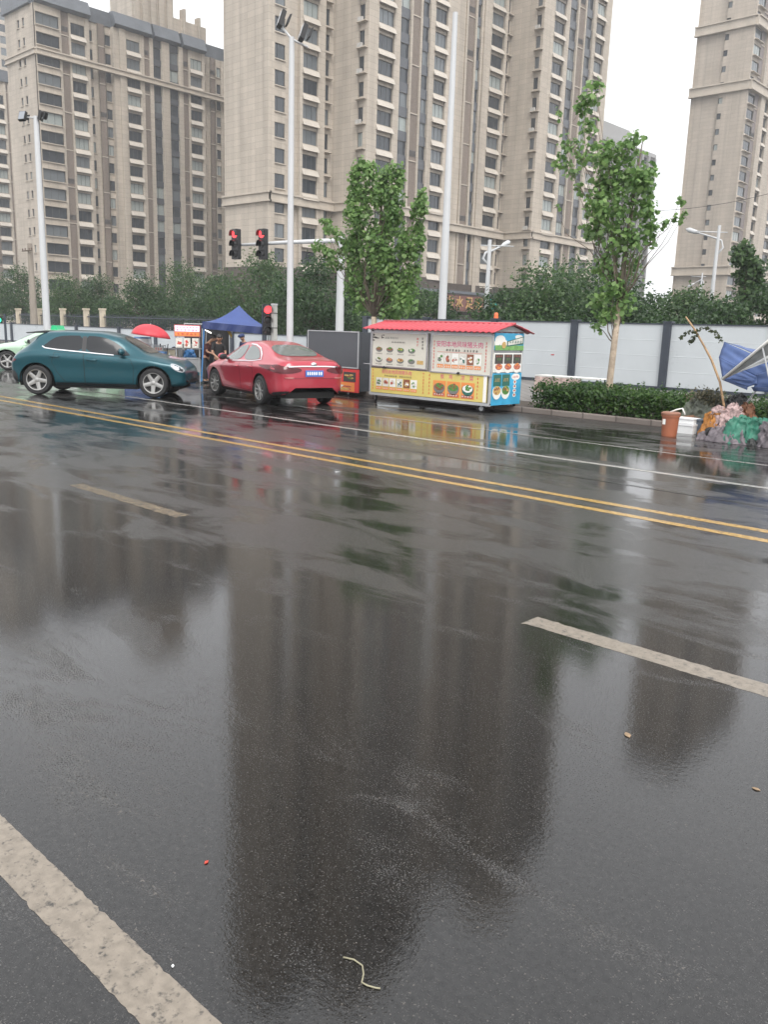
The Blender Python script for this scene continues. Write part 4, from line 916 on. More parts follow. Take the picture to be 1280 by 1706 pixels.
            q.lathe([(0, f*.93), (wr*.1, f*.92), (wr*.15, f*.86), (wr*.15, f*.5)], (0, 0, 0), 'y', 20); q.build('rim', M_rim, wh, smooth=40)
            q = MB(); q.lathe([(0, f*.25), (wr*.64, f*.25)], (0, 0, 0), 'y', 28); q.lathe([(wr*.12, f*.3), (wr*.45, f*.32), (wr*.45, f*.26)], (0, 0, 0), 'y', 28); q.build('brake_disc', M_rimdark, wh)
    b = MB(); b.box(keys[1][0]+.15, keys[-2][0]-.15, -.62, .62, .20, .34); b.box(axles[0]+ra+.02, axles[1]-ra-.02, -.76, .76, .185, .30); b.build('underbody', M_under, root)
    S2 = (1, -1)
    for nm, poly in spec['doors']:
        c = np.mean(poly, 0); gp = [tuple(c+(np.array(p)-c)*1.0+np.sign(np.array(p)-c)*.008) for p in poly]
        for sgn in S2:
            decal('door_gap', gp, 'side', M_seam, .0022, body, (sgn,), it=0)
            dr = decal('door', poly, 'side', paint, .0045, None, (sgn,), it=0)[0]
            hx, hz = spec['handles'][nm]; hit = tree.ray_cast(Vector((hx, 3*sgn, hz)), Vector((0, -sgn, 0)))[0]
            q = MB(); y = hit.y; q.tube([(hx-.12, y+.004*sgn, hz), (hx-.08, y+.03*sgn, hz+.004), (hx+.08, y+.03*sgn, hz+.004), (hx+.12, y+.004*sgn, hz)], [.012, .016, .016, .012], 8); q.build('handle', paint, dr, smooth=True)
    for nm, poly, plane, m, sides, *ex in spec['decals']: decal(nm, poly, plane, m, ex[0] if ex else .007, None, sides, .05, ex[1] if len(ex) > 1 else 2)
    mx, mz = spec['mirror']
    for sgn in S2:
        hit = tree.ray_cast(Vector((mx, 3*sgn, mz)), Vector((0, -sgn, 0)))[0]; y = hit.y*sgn
        q = MB(); q.ball((mx+.02, (y+.15)*sgn, mz+.06), (.075, .12, .085), 14, 10); mm = q.build('mirror', spec.get('mirrormat', paint), root, smooth=True)
        q = MB(); q.tube([(mx, (y-.02)*sgn, mz), (mx+.02, (y+.08)*sgn, mz+.03)], [.035, .025], 8); q.build('mirror_stalk', M_plastic, mm, smooth=True)
        q = MB(); q.ball((mx-.035, (y+.15)*sgn, mz+.06), (.03, .10, .07), 10, 8); q.build('mirror_glass', M_glass, mm, smooth=True)
    return root, body, tree, decal
SUV = [(-2.10, .60, .45, .62, .76, .45), (-2.06, .72, .36, .74, .88, .52), (-1.98, .82, .30, .86, .98, .56), (-1.85, .87, .27, .96, 1.06, .62), (-1.70, .89, .26, 1.01, 1.16, .63), (-1.52, .905, .25, 1.05, 1.33, .62), (-1.36, .915, .25, 1.06, 1.465, .63), (-1.12, .92, .25, 1.06, 1.53, .645), (-.6, .925, .25, 1.04, 1.55, .665), (0, .925, .25, 1.01, 1.545, .665), (.45, .92, .25, .985, 1.465, .65), (.85, .92, .25, .96, 1.28, .62), (1.25, .92, .25, .93, 1.04, .70), (1.6, .915, .26, .87, .965, .66), (1.88, .885, .28, .82, .90, .60), (2.03, .83, .29, .74, .82, .54), (2.12, .75, .31, .66, .72, .47), (2.17, .60, .36, .55, .60, .38)]
suv = dict(track=1.62, spokes=5, spw=.16, spin=.25, steer=.0, mirror=(.66, 1.02),
    doors=[('front', [(-.24, .33), (-.24, .98), (.60, .95), (.86, .90), (.93, .72), (.90, .34)]), ('rear', [(-1.02, .78), (-.94, 1.02), (-.26, .99), (-.26, .33), (-.72, .33), (-.90, .55)])],
    handles={'front': (-.05, .86), 'rear': (-1.06+.12, .92)},
    decals=[('side_window', [(-.28, 1.425), (-.7, 1.42), (-.92, 1.385), (-1.06, 1.31), (-1.16, 1.225), (-1.24, 1.16), (-1.18, 1.125), (-.9, 1.09), (-.28, 1.045)], 'side', M_glass, (1, -1), .007, 1),
            ('side_window', [(-.24, 1.425), (.06, 1.42), (.28, 1.375), (.48, 1.285), (.66, 1.16), (.82, 1.02), (.84, .985), (.45, .995), (-.24, 1.045)], 'side', M_glass, (1, -1), .007, 1),
            ('window_pillar', [(-.31, 1.41), (-.21, 1.41), (-.21, 1.05), (-.31, 1.055)], 'side', M_plastic, (1, -1), .0075, 0),
            ('window_trim', [(-1.25, 1.165), (-1.18, 1.125), (-.9, 1.095), (-.3, 1.055), (.1, 1.025), (.46, 1.0), (.46, .98), (.1, 1.002), (-.3, 1.03), (-.9, 1.07), (-1.2, 1.105), (-1.27, 1.15)], 'side', M_chrome, (1, -1), .011, 0),
            ('windshield', [(1.20, .60), (.55, .52), (.55, -.52), (1.20, -.60), (1.26, 0)], 'top', M_glass, (1,)),
            ('rear_window', [(-1.93, .46), (-1.62, .48), (-1.62, -.48), (-1.93, -.46)], 'top', M_glass2, (1,)),
            ('rear_quarter_light', [(-1.34, 1.2), (-1.52, 1.33), (-1.72, 1.2), (-1.60, 1.12)], 'side', M_glass2, ()),
            ('headlight', [(1.80, .82), (1.86, .835), (2.02, .77), (2.12, .68), (2.10, .62), (1.98, .64), (1.86, .72)], 'side', M_hl, (1, -1)),
            ('bonnet_vent', [(1.30, .35), (1.95, .25), (2.02, -.25), (2.0, 0), (1.95, -.25), (1.30, -.35)], 'top', M_teal, ()),
            ('headlight_lens', [(1.87, .79), (1.98, .75), (2.02, .70), (1.95, .68), (1.88, .73)], 'side', M_chrome, (1, -1), .012),
            ('headlight_bezel', [(2.03, .73), (2.10, .66), (2.08, .64), (2.01, .68)], 'side', M_plastic, (1, -1), .012),
            ('tail_light', [(-2.06, .74), (-1.90, .80), (-1.86, .83), (-2.0, .87), (-2.08, .80)], 'side', M_tl, (1, -1)),
            ('front_grille', [(-.5, .34), (.5, .34), (.54, .44), (-.54, .44)], 'front', M_plastic, (1,)),
            ('fog_light', [(.52, .38), (.66, .38), (.68, .43), (.53, .42)], 'front', M_chrome, (1, -1), .012),
            ('sill_trim', [(-1.0, .245), (.99, .245), (.99, .31), (-1.0, .31)], 'side', M_plastic, (1, -1), .008, 0),
            ('rear_bumper', [(-2.12, .30), (-1.87, .29), (-1.90, .55), (-2.12, .58)], 'side', M_plastic, (1, -1), .008, 1),
            ('front_wing_gap', [(1.02, .9), (1.03, .9), (.99, .4), (.98, .4)], 'side', M_seam, ())])
hd = np.array((.72, .69)); hd /= np.linalg.norm(hd); rt_ = np.array((hd[1], -hd[0])); g0 = PX(64, 657, z=0)[:2]
cpos = g0-rt_*.80+hd*1.42
root, body, tree, decal = build_car('car', 'teal compact crossover turning out of the crossing, its side towards the camera', SUV, (-1.40, 1.40), .355, M_teal, (*cpos, 0), math.atan2(hd[1], hd[0]), suv)
sp = MB(); sp.prism([(-1.24, -.58, 1.475), (-1.70, -.56, 1.445), (-1.74, -.56, 1.465), (-1.24, -.58, 1.525)], (0, 1.12, 0)); sp.build('roof_spoiler', M_plastic, root)
SED = [(-2.45, .55, .45, .68, .80, .42), (-2.42, .68, .36, .82, .96, .52), (-2.34, .79, .30, .91, 1.045, .60), (-2.15, .87, .27, .95, 1.075, .66), (-1.8, .905, .25, .955, 1.12, .68), (-1.4, .915, .25, .965, 1.25, .62), (-.9, .92, .22, .965, 1.385, .57), (-.4, .92, .22, .955, 1.445, .575), (.1, .92, .22, .94, 1.435, .58), (.5, .92, .22, .925, 1.34, .58), (.9, .92, .22, .90, 1.16, .62), (1.25, .92, .23, .88, .985, .70), (1.6, .91, .25, .83, .93, .68), (2.0, .87, .26, .73, .83, .60), (2.25, .78, .28, .62, .70, .50), (2.37, .62, .32, .52, .58, .40), (2.42, .45, .38, .47, .50, .30)]
def sedan(paint, glass, lights):
    return dict(track=1.60, spokes=10, spw=.07, spin=.1, steer=.12, mirror=(.62, .96), mirrormat=paint,
    doors=[('front', [(-.26, .30), (-.26, .93), (.55, .90), (.80, .86), (.90, .70), (.88, .32)]), ('rear', [(-1.06, .72), (-1.0, .94), (-.28, .935), (-.28, .30), (-.80, .30), (-.96, .50)])],
    handles={'front': (-.10, .82), 'rear': (-.92, .85)},
    decals=[('side_window', [(-.24, 1.33), (.0, 1.325), (.22, 1.28), (.50, 1.18), (.70, 1.04), (.76, .96), (.4, .955), (-.24, .985)], 'side', glass, (1, -1)),
            ('side_window', [(-.30, 1.33), (-.55, 1.32), (-.85, 1.25), (-1.10, 1.13), (-1.22, 1.04), (-1.0, 1.01), (-.30, .985)], 'side', glass, (1, -1)),
            ('window_trim', [(-1.30, 1.03), (-1.0, 1.0), (-.3, .97), (.45, .94), (.45, .925), (-.3, .95), (-1.0, .98), (-1.34, 1.02), (-1.18, 1.15), (-.88, 1.285), (-.56, 1.355), (-.25, 1.365), (-.25, 1.34), (-.56, 1.33), (-.86, 1.265), (-1.14, 1.135)], 'side', M_chrome, (1, -1), .009, 0),
            ('windshield', [(1.20, .58), (.50, .50), (.50, -.50), (1.20, -.58), (1.27, 0)], 'top', glass, (1,)),
            ('rear_window', [(-1.72, .56), (-1.02, .47), (-1.0, 0), (-1.02, -.47), (-1.72, -.56), (-1.80, 0)], 'top', glass, (1,)),
            ('headlight', [(1.78, .76), (1.95, .79), (2.20, .66), (2.22, .60), (1.98, .62)], 'side', M_hl, (1, -1)),
            ('tail_light', [(.30, .84), (.36, .89), (.66, .915), (.88, .95), (.92, .86), (.86, .77), (.60, .76), (.38, .80)], 'rear', lights, (1, -1), .012),
            ('tail_light', [(-2.32, .83), (-2.12, .89), (-1.98, .93), (-2.1, .95), (-2.30, .95)], 'side', lights, (1, -1), .012),
            ('reflector', [(.50, .66), (.70, .66), (.72, .69), (.52, .69)], 'rear', mat('red_reflector', (.42, .16, .15), .3), (1, -1), .012, 1),
            ('boot_strip', [(-.62, .905), (-.3, .915), (.3, .915), (.62, .905), (.62, .93), (.3, .94), (-.3, .94), (-.62, .93)], 'rear', M_chrome, (1,), .022, 0),
            ('number_plate', [(-.23, .70), (.23, .70), (.23, .84), (-.23, .84)], 'rear', M_plate, (1,), .014, 0),
            ('boot_gap', [(-.72, .655), (.72, .655), (.72, .662), (-.72, .662)], 'rear', M_seam, (1,), .004, 0),
            ('rear_diffuser', [(-.80, .25), (.80, .25), (.84, .36), (.6, .385), (-.6, .385), (-.84, .36)], 'rear', M_plastic, (1,), .010, 1),
            ('front_grille', [(-.5, .36), (.5, .36), (.6, .55), (-.6, .55)], 'front', M_plastic, (1,)),
            ('sill_trim', [(-1.0, .215), (1.0, .215), (1.0, .26), (-1.0, .26)], 'side', M_plastic, (1, -1), .006, 0)])
bear = lambda px: YAW+math.atan((640-px)/1433.)          # bearing left of +Y
g0 = PX(437, 674, z=0)[:2]; th = bear(450)+R_(25); hd = np.array((-math.sin(th), math.cos(th))); lf = np.array((-hd[1], hd[0]))
cpos = g0-lf*.82+hd*1.42
root, body, tree, decal = build_car('car', 'red saloon seen from behind, driving away past the blue tent', SED, (-1.415, 1.415), .335, M_redp, (*cpos, 0), math.atan2(hd[1], hd[0]), sedan(M_redp, M_glass2, M_tl))
for i in range(7): decal('plate_mark', [(-.19+i*.055+(i > 1)*.012, .735), (-.155+i*.055+(i > 1)*.012, .735), (-.155+i*.055+(i > 1)*.012, .81), (-.19+i*.055+(i > 1)*.012, .81)], 'rear', M_pmark, .018, None, (1,), .05, 1)
q = MB(); q.ball((-2.425, 0, .975), (.03, .075, .045), 14, 8); q.build('badge', M_chrome, root, smooth=True)
g0 = PX(14, 617, z=0)[:2]; hd = np.array((-.74, -.67)); hd /= np.linalg.norm(hd); lf = np.array((-hd[1], hd[0])); cpos = g0-lf*.82-hd*1.42
sp_ = sedan(M_mint, M_glass2, M_tl2); sp_['spokes'] = 5; sp_['spw'] = .12
root, body, tree, decal = build_car('car', 'pale green and white taxi almost hidden behind the teal car', SED, (-1.415, 1.415), .335, M_mint, (*cpos, 0), math.atan2(hd[1], hd[0]), sp_)
M_whitep = mat('white_car_paint', (.7, .72, .7), .3, coat=.8)
decal('white_side_band', [(-2.0, .30), (-2.0, .62), (2.1, .55), (2.1, .30)], 'side', M_whitep, .009, None, (1, -1), .08, 0)
q = MB(); q.prism([(-.2, -.35, 1.43), (.05, -.35, 1.43), (.0, -.33, 1.58), (-.15, -.33, 1.58)], (0, .7, 0)); q.build('roof_sign', mat('green_lamp_plastic', (.03, .45, .2), .3), root)

# ------------------------------------------------------------------ food cart with red tiled roof
M_stl = mat('brushed_steel', (.42, .42, .43), .32, metal=.6, var=.12, vscale=3, stretch=(1, 1, 6)); M_cartgrey = mat('cart_grey_frame', (.36, .37, .38), .4, var=.1)
M_redroof = mat('red_glazed_roof_sheet', (.42, .05, .065), .35, var=.12, vscale=2)
M_cream_p = mat('cream_poster', (.58, .56, .49), .45, var=.04); M_yellow_p = mat('yellow_banner', (.60, .49, .15), .45, var=.05); M_pink = mat('magenta_print', (.62, .06, .20), .5); M_redpr = mat('red_print', (.60, .05, .05), .5)
M_dark_p = mat('dark_print', (.06, .055, .05), .5); M_greenf = mat('food_green', (.08, .22, .05), .5, var=.6, vscale=40); M_meat = mat('food_brown', (.24, .09, .05), .5, var=.6, vscale=40); M_meat2 = mat('food_red', (.42, .12, .08), .5, var=.6, vscale=40)
M_bowl = mat('bowl_grey', (.17, .17, .16), .5, var=.3, vscale=30); M_noodle = mat('food_tan', (.50, .33, .12), .5, var=.5, vscale=40); M_orange_p = mat('orange_print', (.70, .25, .07), .5); M_blue_p = mat('sky_blue_print', (.05, .34, .56), .5, var=.25, vscale=3); M_white_p = mat('white_print', (.75, .74, .7), .5)
M_pale_p = mat('pale_print', (.62, .60, .55), .5, var=.2, vscale=20); M_grass_p = mat('grass_print', (.16, .34, .10), .5, var=.4, vscale=10); M_teal_p = mat('dark_green_print', (.03, .13, .10), .5)
class Face:
    """flat artwork on a panel: u along, v up, laid in thin layers proud of the panel"""
    def __init__(s, O, U, N, parent): s.O, s.U, s.N, s.p = np.array(O, float), np.array(U, float), np.array(N, float), parent
    def P(s, u, v, d): return s.O+s.U*u+np.array((0, 0, v))+s.N*d
    def rect(s, nm, m, u0, u1, v0, v1, d=.004, th=.0): 
        b = MB(); b.quad(s.P(u0, v0, d), s.P(u1, v0, d), s.P(u1, v1, d), s.P(u0, v1, d)); return b.build(nm, m, s.p)
    def board(s, nm, m, u0, u1, v0, v1, d0, d1, frame=None, fw=.03):
        b = MB(); b.obox(s.P(u0, v0, d0), s.U*(u1-u0), s.N*(d1-d0), (0, 0, v1-v0)); o = b.build(nm, m, s.p)
        if frame:
            f = MB()
            for a, c, e, g in ((u0, u1, v0, v0+fw), (u0, u1, v1-fw, v1), (u0, u0+fw, v0+fw, v1-fw), (u1-fw, u1, v0+fw, v1-fw)): f.obox(s.P(a, e, d1-.004), s.U*(c-a), s.N*.02, (0, 0, g-e))
            f.build('frame', frame, o)
        s2 = Face(s.O+s.N*d1, s.U, s.N, o); return s2
    def text(s, body, m, u, v, size, d=.004, bold=.0, sx=1.0, nm='lettering'):
        q = text_mb(body, size, bold); place(q, lambda x, y, z: s.P(u+x*sx, v+y, d)); return q.build(nm, m, s.p)
    def disc(s, b, u, v, ru, rv, d, mi, n=16, a0=0, a1=2*math.pi):
        pts = [s.P(u+ru*math.cos(a0+(a1-a0)*i/n), v+rv*math.sin(a0+(a1-a0)*i/n), d) for i in range(n+1 if a1-a0 < 6.2 else n)]; b.poly(pts, mi)
    def lines(s, m, u0, u1, v, h, n, seed, d=.004, nm='small_print'):
        r = random.Random(seed); b = MB(); w = (u1-u0)/n
        for i in range(n):
            a = u0+i*w
            for k in range(3):
                x0, x1 = a+w*r.uniform(.05, .3), a+w*r.uniform(.55, .9); z = v-h/2+h*(k+.2)/3; b.quad(s.P(x0, z, d), s.P(x1, z, d), s.P(x1, z+h*.16, d), s.P(x0, z+h*.16, d))
            x0 = a+w*r.uniform(.3, .6); b.quad(s.P(x0, v-h/2, d+.001), s.P(x0+w*.13, v-h/2, d+.001), s.P(x0+w*.13, v+h/2, d+.001), s.P(x0, v+h/2, d+.001))
        return b.build(nm, m, s.p)
    def bowl(s, u, v, r, food, seed, vessel=M_bowl, nm='dish_picture', sq=.85):
        rr = random.Random(seed); b = MB(); s.disc(b, u, v-r*.15, r, r*.72*sq, .004, 0, 18, math.pi, 2*math.pi); s.disc(b, u, v-r*.12, r, r*.45*sq, .005, 0)
        s.disc(b, u, v-r*.05, r*.86, r*.40*sq, .006, 1)
        for i in range(9):
            a, q = rr.uniform(0, 6.28), rr.uniform(.1, .6); s.disc(b, u+math.cos(a)*r*q, v+math.sin(a)*r*q*.5*sq+r*.05, r*rr.uniform(.12, .28), r*rr.uniform(.08, .16), .007+i*.0004, 2 if i % 3 else 3, 8)
        return b.build(nm, [vessel, food[0], food[1], food[2]], s.p)
    def dish(s, u0, u1, v0, v1, mats, seed, nm='dish_picture'):
        rr = random.Random(seed); b = MB(); b.quad(s.P(u0, v0, .004), s.P(u1, v0, .004), s.P(u1, v1, .004), s.P(u0, v1, .004), 0); cu, cv, w, h = (u0+u1)/2, (v0+v1)/2, u1-u0, v1-v0
        for i in range(10):
            s.disc(b, cu+rr.uniform(-.25, .25)*w, cv+rr.uniform(-.3, .2)*h, w*rr.uniform(.10, .22), h*rr.uniform(.06, .14), .005+i*.0005, 1+i % (len(mats)-1), 9)
        return b.build(nm, mats, s.p)
def caster(root, x, y, r=.085, rz=0):
    w = bpy.data.objects.new('caster', None); col.objects.link(w); w.parent = root; w.location = (x, y, 0); w.rotation_euler = (0, 0, rz)
    b = MB(); b.lathe([(r*.55, -.022), (r*.95, -.022), (r, -.012), (r, .012), (r*.95, .022), (r*.55, .022)], (0, 0, r), 'y', 20, close=True); b.build('tyre', M_tyre, w, smooth=40)
    b = MB(); b.lathe([(0, -.024), (r*.55, -.024), (r*.55, .024), (0, .024)], (0, 0, r), 'y', 16); b.obox((-.02, -.035, r), (.04, 0, 0), (0, .008, 0), (0, 0, r*1.25)); b.obox((-.02, .027, r), (.04, 0, 0), (0, .008, 0), (0, 0, r*1.25)); b.obox((-.04, -.04, r*2.2), (.08, 0, 0), (0, .08, 0), (0, 0, .02)); b.build('fork', M_cartgrey, w)
x0c, x1c, yc0, yc1 = -14.97, -11.20, 15.60, 16.78
cart = thing('food_cart', 'white food cart with a red tiled roof and illustrated menu posters', 'food cart', ((x0c+x1c)/2, 15.6, 0)); Wc = x1c-x0c; hx_ = Wc/2
b = MB(); b.box(-hx_+.02, hx_-.02, .02, 1.16, .24, 1.80); b.build('body', M_stl, cart)
b = MB()
for x in (-hx_, hx_-.05): b.box(x, x+.05, -.02, .03, .2, 1.82); b.box(x, x+.05, 1.14, 1.19, .2, 1.82)
b.box(-hx_, hx_, -.025, .05, .17, .235); b.box(-hx_, hx_, 1.12, 1.19, .17, .235); b.box(-hx_, hx_, -.02, .03, 1.78, 1.83); b.build('frame', M_cartgrey, cart)
b = MB(); nx = 150; R0 = []
for v, (y, z) in enumerate(((-.22, 1.815), (.02, 1.875), (.03, 1.885), (.27, 1.935), (.28, 1.945), (.56, 2.00), (.60, 2.0))): R0.append([(-hx_-.10+(Wc+.24)*i/nx, y, z+.014*math.sin(i*2*math.pi/6.0)) for i in range(nx+1)])
R1 = [[(p[0], 1.2-p[1], p[2]) for p in r] for r in R0][::-1]
b.grid(R0+R1); rf = b.build('roof', M_redroof, cart, smooth=50); sm = rf.modifiers.new('thickness', 'SOLIDIFY'); sm.thickness = .018
b = MB(); b.tube([(-hx_-.12, .60, 2.01), (hx_+.15, .60, 2.01)], .028, 8); b.build('ridge', M_redroof, rf, smooth=True)
m_gab = mat('grey_gable_panel', (.38, .39, .40), .5, var=.1); b = MB(); b.prism([(hx_+.005, 0, 1.83), (hx_+.005, 1.18, 1.83), (hx_+.005, .60, 1.985)], (.02, 0, 0)); b.build('gable', m_gab, cart); b = MB(); b.prism([(-hx_-.025, 0, 1.83), (-hx_-.025, 1.18, 1.83), (-hx_-.025, .60, 1.985)], (.02, 0, 0)); b.build('gable', m_gab, cart)
for x, y in ((-hx_+.12, .1), (-hx_+.9, 1.05), (hx_-.3, .1), (hx_-.12, 1.1)): caster(cart, x, y, .098, random.Random(int(x*100)).uniform(-.6, .6))
b = MB(); b.tube([(-hx_-.30, .06, .93), (-hx_+.02, .06, .925)], .013, 6); b.build('push_handle', M_stl, cart, smooth=True)
F = Face((-hx_, 0, 0), (1, 0, 0), (0, -1, 0), cart)
U = lambda px, py=600: PX(px, py, y=15.6)[0]-x0c
V = lambda px, py: PX(px, py, y=15.6)[2]
uA, uB, uC, uD = .06, U(714), U(719), U(822, 600)
# upper left hatch: soup menu
f = F.board('hatch', M_cream_p, uA, uB-.01, .88, 1.74, -.0, .03, M_stl)
foods = [(M_meat, M_greenf, M_meat2), (M_meat, M_greenf, M_greenf), (M_greenf, M_noodle, M_greenf), (M_greenf, M_pale_p, M_greenf), (M_pale_p, M_greenf, M_meat), (M_meat2, M_noodle, M_meat), (M_noodle, M_meat, M_noodle), (M_bowl, M_greenf, M_dark_p)]
w1 = uB-uA
for k in range(8):
    u, v = uA+w1*(.14+.195*(k % 4)), (1.335, 1.08)[k//4]; f.bowl(u, v, .115, foods[k], k); f.lines(M_dark_p, u-.11, u+.11, v-.125, .03, 5, k)
q = MB()
for i, (u, v, ru, rv) in enumerate(((.16, 1.60, .08, .02), (.13, 1.66, .03, .025), (.22, 1.585, .1, .012), (.40, 1.62, .012, .05), (.43, 1.60, .05, .012), (.46, 1.66, .04, .012), (.12, 1.53, .05, .015))): f.disc(q, u, v, ru, rv, .004+.0003*i, 0, 10)
q.build('brush_lettering', M_dark_p, f.p)
f.lines(M_bowl, .52, .95, 1.60, .05, 8, 41); f.lines(M_dark_p, .72, 1.18, 1.50, .04, 9, 42)
for i in range(4): f.lines(M_dark_p, uA+w1*.885, uA+w1*.93, 1.61-i*.075, .05, 1, 50+i)
for i in range(3): f.lines(M_redpr, uA+w1*.80, uA+w1*.84, 1.60-i*.075, .05, 1, 60+i)
f.rect('label_print', M_noodle, uA+w1*.82, uA+w1*.93, 1.0, 1.09)
# upper right hatch
f = F.board('hatch', M_cream_p, uC, uD, .84, 1.74, -.0, .03, M_stl); w2 = uD-uC
f.text('安阳本地风味猪头肉', M_pink, uC+w2*.47, 1.50, .150, .004, .0, 1.02)
f.text('小份', M_dark_p, uC+w2*.27, 1.375, .06) if False else f.lines(M_dark_p, uC+w2*.25, uC+w2*.50, 1.375, .05, 5, 71); f.lines(M_dark_p, uC+w2*.54, uC+w2*.78, 1.375, .05, 5, 72)
f.rect('rule', M_redpr, uC+w2*.11, uC+w2*.84, 1.325, 1.332)
ms = [[M_pale_p, M_greenf, M_bowl], [M_pale_p, M_meat2, M_meat], [M_white_p, M_meat2, M_pale_p], [M_pale_p, M_white_p, M_teal_p], [M_meat, M_noodle, M_white_p], [M_white_p, M_greenf, M_pale_p]]
for k in range(6):
    a = uC+w2*(.115+.122*k); f.dish(a, a+w2*.105, 1.06, 1.30, ms[k], 80+k); f.rect('price_strip', M_orange_p, a, a+w2*.105, .965, 1.045); f.lines(M_white_p, a+.01, a+w2*.10, 1.0, .04, 3, 90+k, .006)
for uu in (.055, .90):
    for k in range(9): f.lines(M_redpr, uC+w2*uu-.03, uC+w2*uu+.03, 1.56-k*.075, .055, 1, 100+k)
# lower yellow banner in two halves, then a bare steel end
uE, uG, uH = uA, U(712, 650), U(806, 670)
f = F.board('banner', M_yellow_p, uE, U(811, 670), .245, .845, -.0, .028); w3 = uG-uE
f.text('安阳本地风味猪头肉', M_pink, uE+w3*.47, .765, .112, .004, .0, 1.0); f.lines(M_dark_p, uE+w3*.25, uE+w3*.48, .675, .04, 6, 111); f.lines(M_dark_p, uE+w3*.52, uE+w3*.74, .675, .04, 6, 112)
for k in range(6):
    a = uE+w3*(.10+.125*k); f.dish(a, a+w3*.11, .41, .62, ms[k], 120+k); f.rect('price_strip', M_orange_p, a, a+w3*.11, .325, .395); f.lines(M_white_p, a+.01, a+w3*.1, .36, .03, 3, 130+k, .006)
for uu in (.04, .945):
    for k in range(7): f.lines(M_redpr, uE+w3*uu-.028, uE+w3*uu+.028, .79-k*.075, .05, 1, 140+k)
w4 = uH-uG
for i, ch in enumerate('板鸡凉菜'): f.text(ch, M_pink, uG+w4*(.28+.15*i+.06*(i > 1)), .755, .12, .004, .0)
for k in range(3):
    a = uG+w4*(.12+.25*k); f.rect('picture_panel', M_orange_p, a, a+w4*.23, .29, .66); f2 = Face(f.O+f.N*.004, f.U, f.N, f.p); f2.bowl(a+w4*.115, .53, w4*.10, [(M_meat, M_greenf, M_greenf), (M_greenf, M_meat, M_greenf), (M_white_p, M_greenf, M_greenf)][k], 150+k, M_bowl if k < 2 else M_teal_p, sq=1.25); f2.rect('price_strip', M_meat2, a+.02, a+w4*.21, .31, .375); f2.lines(M_white_p, a+.03, a+w4*.20, .342, .03, 4, 155+k, .006)
for uu in (.05, .90):
    for k in range(6): f.lines(M_redpr, uG+w4*uu-.028, uG+w4*uu+.028, .77-k*.085, .05, 1, 160+k)
F.rect('blank_strip', M_white_p, uH-.01, U(811, 670), .25, .84, .032)
b = MB(); b.lathe([(0, 0), (.05, 0), (.05, .03), (.02, .05)], (U(642, 622)-hx_, -.03, .855), n=8); b.lathe([(0, 0), (.05, 0), (.05, .03), (.02, .05)], (U(765, 632)-hx_, -.03, .84), n=8); b.build('hatch_catch', M_plastic, cart)
# gable end posters
G = Face((hx_, 0, 0), (0, 1, 0), (1, 0, 0), cart); W5 = 1.18
f = G.board('banner', M_blue_p, .03, W5-.02, 1.42, 1.80, .0, .025)
q = MB(); f.disc(q, .22, 1.65, .2, .10, .004, 0); f.disc(q, .35, 1.58, .16, .08, .0045, 0); f.disc(q, .95, 1.72, .16, .05, .005, 0); f.disc(q, .10, 1.58, .1, .1, .0055, 0); q.build('cloud_print', M_white_p, f.p)
f.rect('grass_print', M_grass_p, .03, W5-.02, 1.42, 1.53, .007)
q = MB(); q.poly([f.P(.48, 1.50, .009), f.P(1.14, 1.56, .009), f.P(1.14, 1.74, .009), f.P(.48, 1.62, .009)]); q.build('picture_panel', M_teal_p, f.p); 
q = MB(); q.poly([f.P(.52, 1.53, .011), f.P(1.10, 1.585, .011), f.P(1.10, 1.715, .011), f.P(.52, 1.61, .011)]); q.build('picture_panel', M_pale_p, f.p)
f3 = Face(f.O+f.N*.010, f.U, f.N, f.p); f3.lines(M_teal_p, .55, 1.08, 1.61, .06, 5, 170); f3.disc(q2 := MB(), .36, 1.535, .08, .075, .004, 0); q2.build('picture_panel', M_noodle, f.p)
f = G.board('poster', M_white_p, .03, W5-.05, .93, 1.36, .0, .02)
for k in range(3):
    a = .06+k*.36; f.rect('picture_panel', M_dark_p, a, a+.32, 1.12, 1.33); f4 = Face(f.O+f.N*.004, f.U, f.N, f.p); f4.lines(M_meat2, a+.04, a+.28, 1.29, .04, 4, 180+k); f4.lines(M_greenf, a+.08, a+.24, 1.22, .05, 2, 185+k)
    f4.bowl(a+.16, 1.06, .16, (M_meat2, M_orange_p, M_meat2), 190+k, M_white_p, sq=1.1)
f = G.board('banner', M_blue_p, .02, W5-.02, .19, .91, .0, .02)
for k in range(2):
    a = .05+k*.34; f.rect('picture_panel', M_teal_p, a, a+.30, .62, .88); f4 = Face(f.O+f.N*.004, f.U, f.N, f.p); f4.lines(M_noodle, a+.05, a+.25, .76, .08, 3, 200+k); f4.bowl(a+.15, .53, .17, ((M_noodle, M_meat, M_noodle), (M_greenf, M_meat, M_noodle))[k], 205+k, M_white_p, sq=1.5)
q = MB(); f.disc(q, .92, .82, .17, .075, .004, 0); q.build('cloud_print', M_white_p, f.p); f.lines(M_redpr, .80, 1.04, .82, .05, 4, 210, .006)
for k in range(4):
    q = MB(); f.disc(q, .90, .70-k*.10, .065, .045, .004, 0); f.disc(q, .90, .705-k*.10, .04, .025, .005, 1); q.build('dish_picture', [M_white_p, M_meat2], f.p)

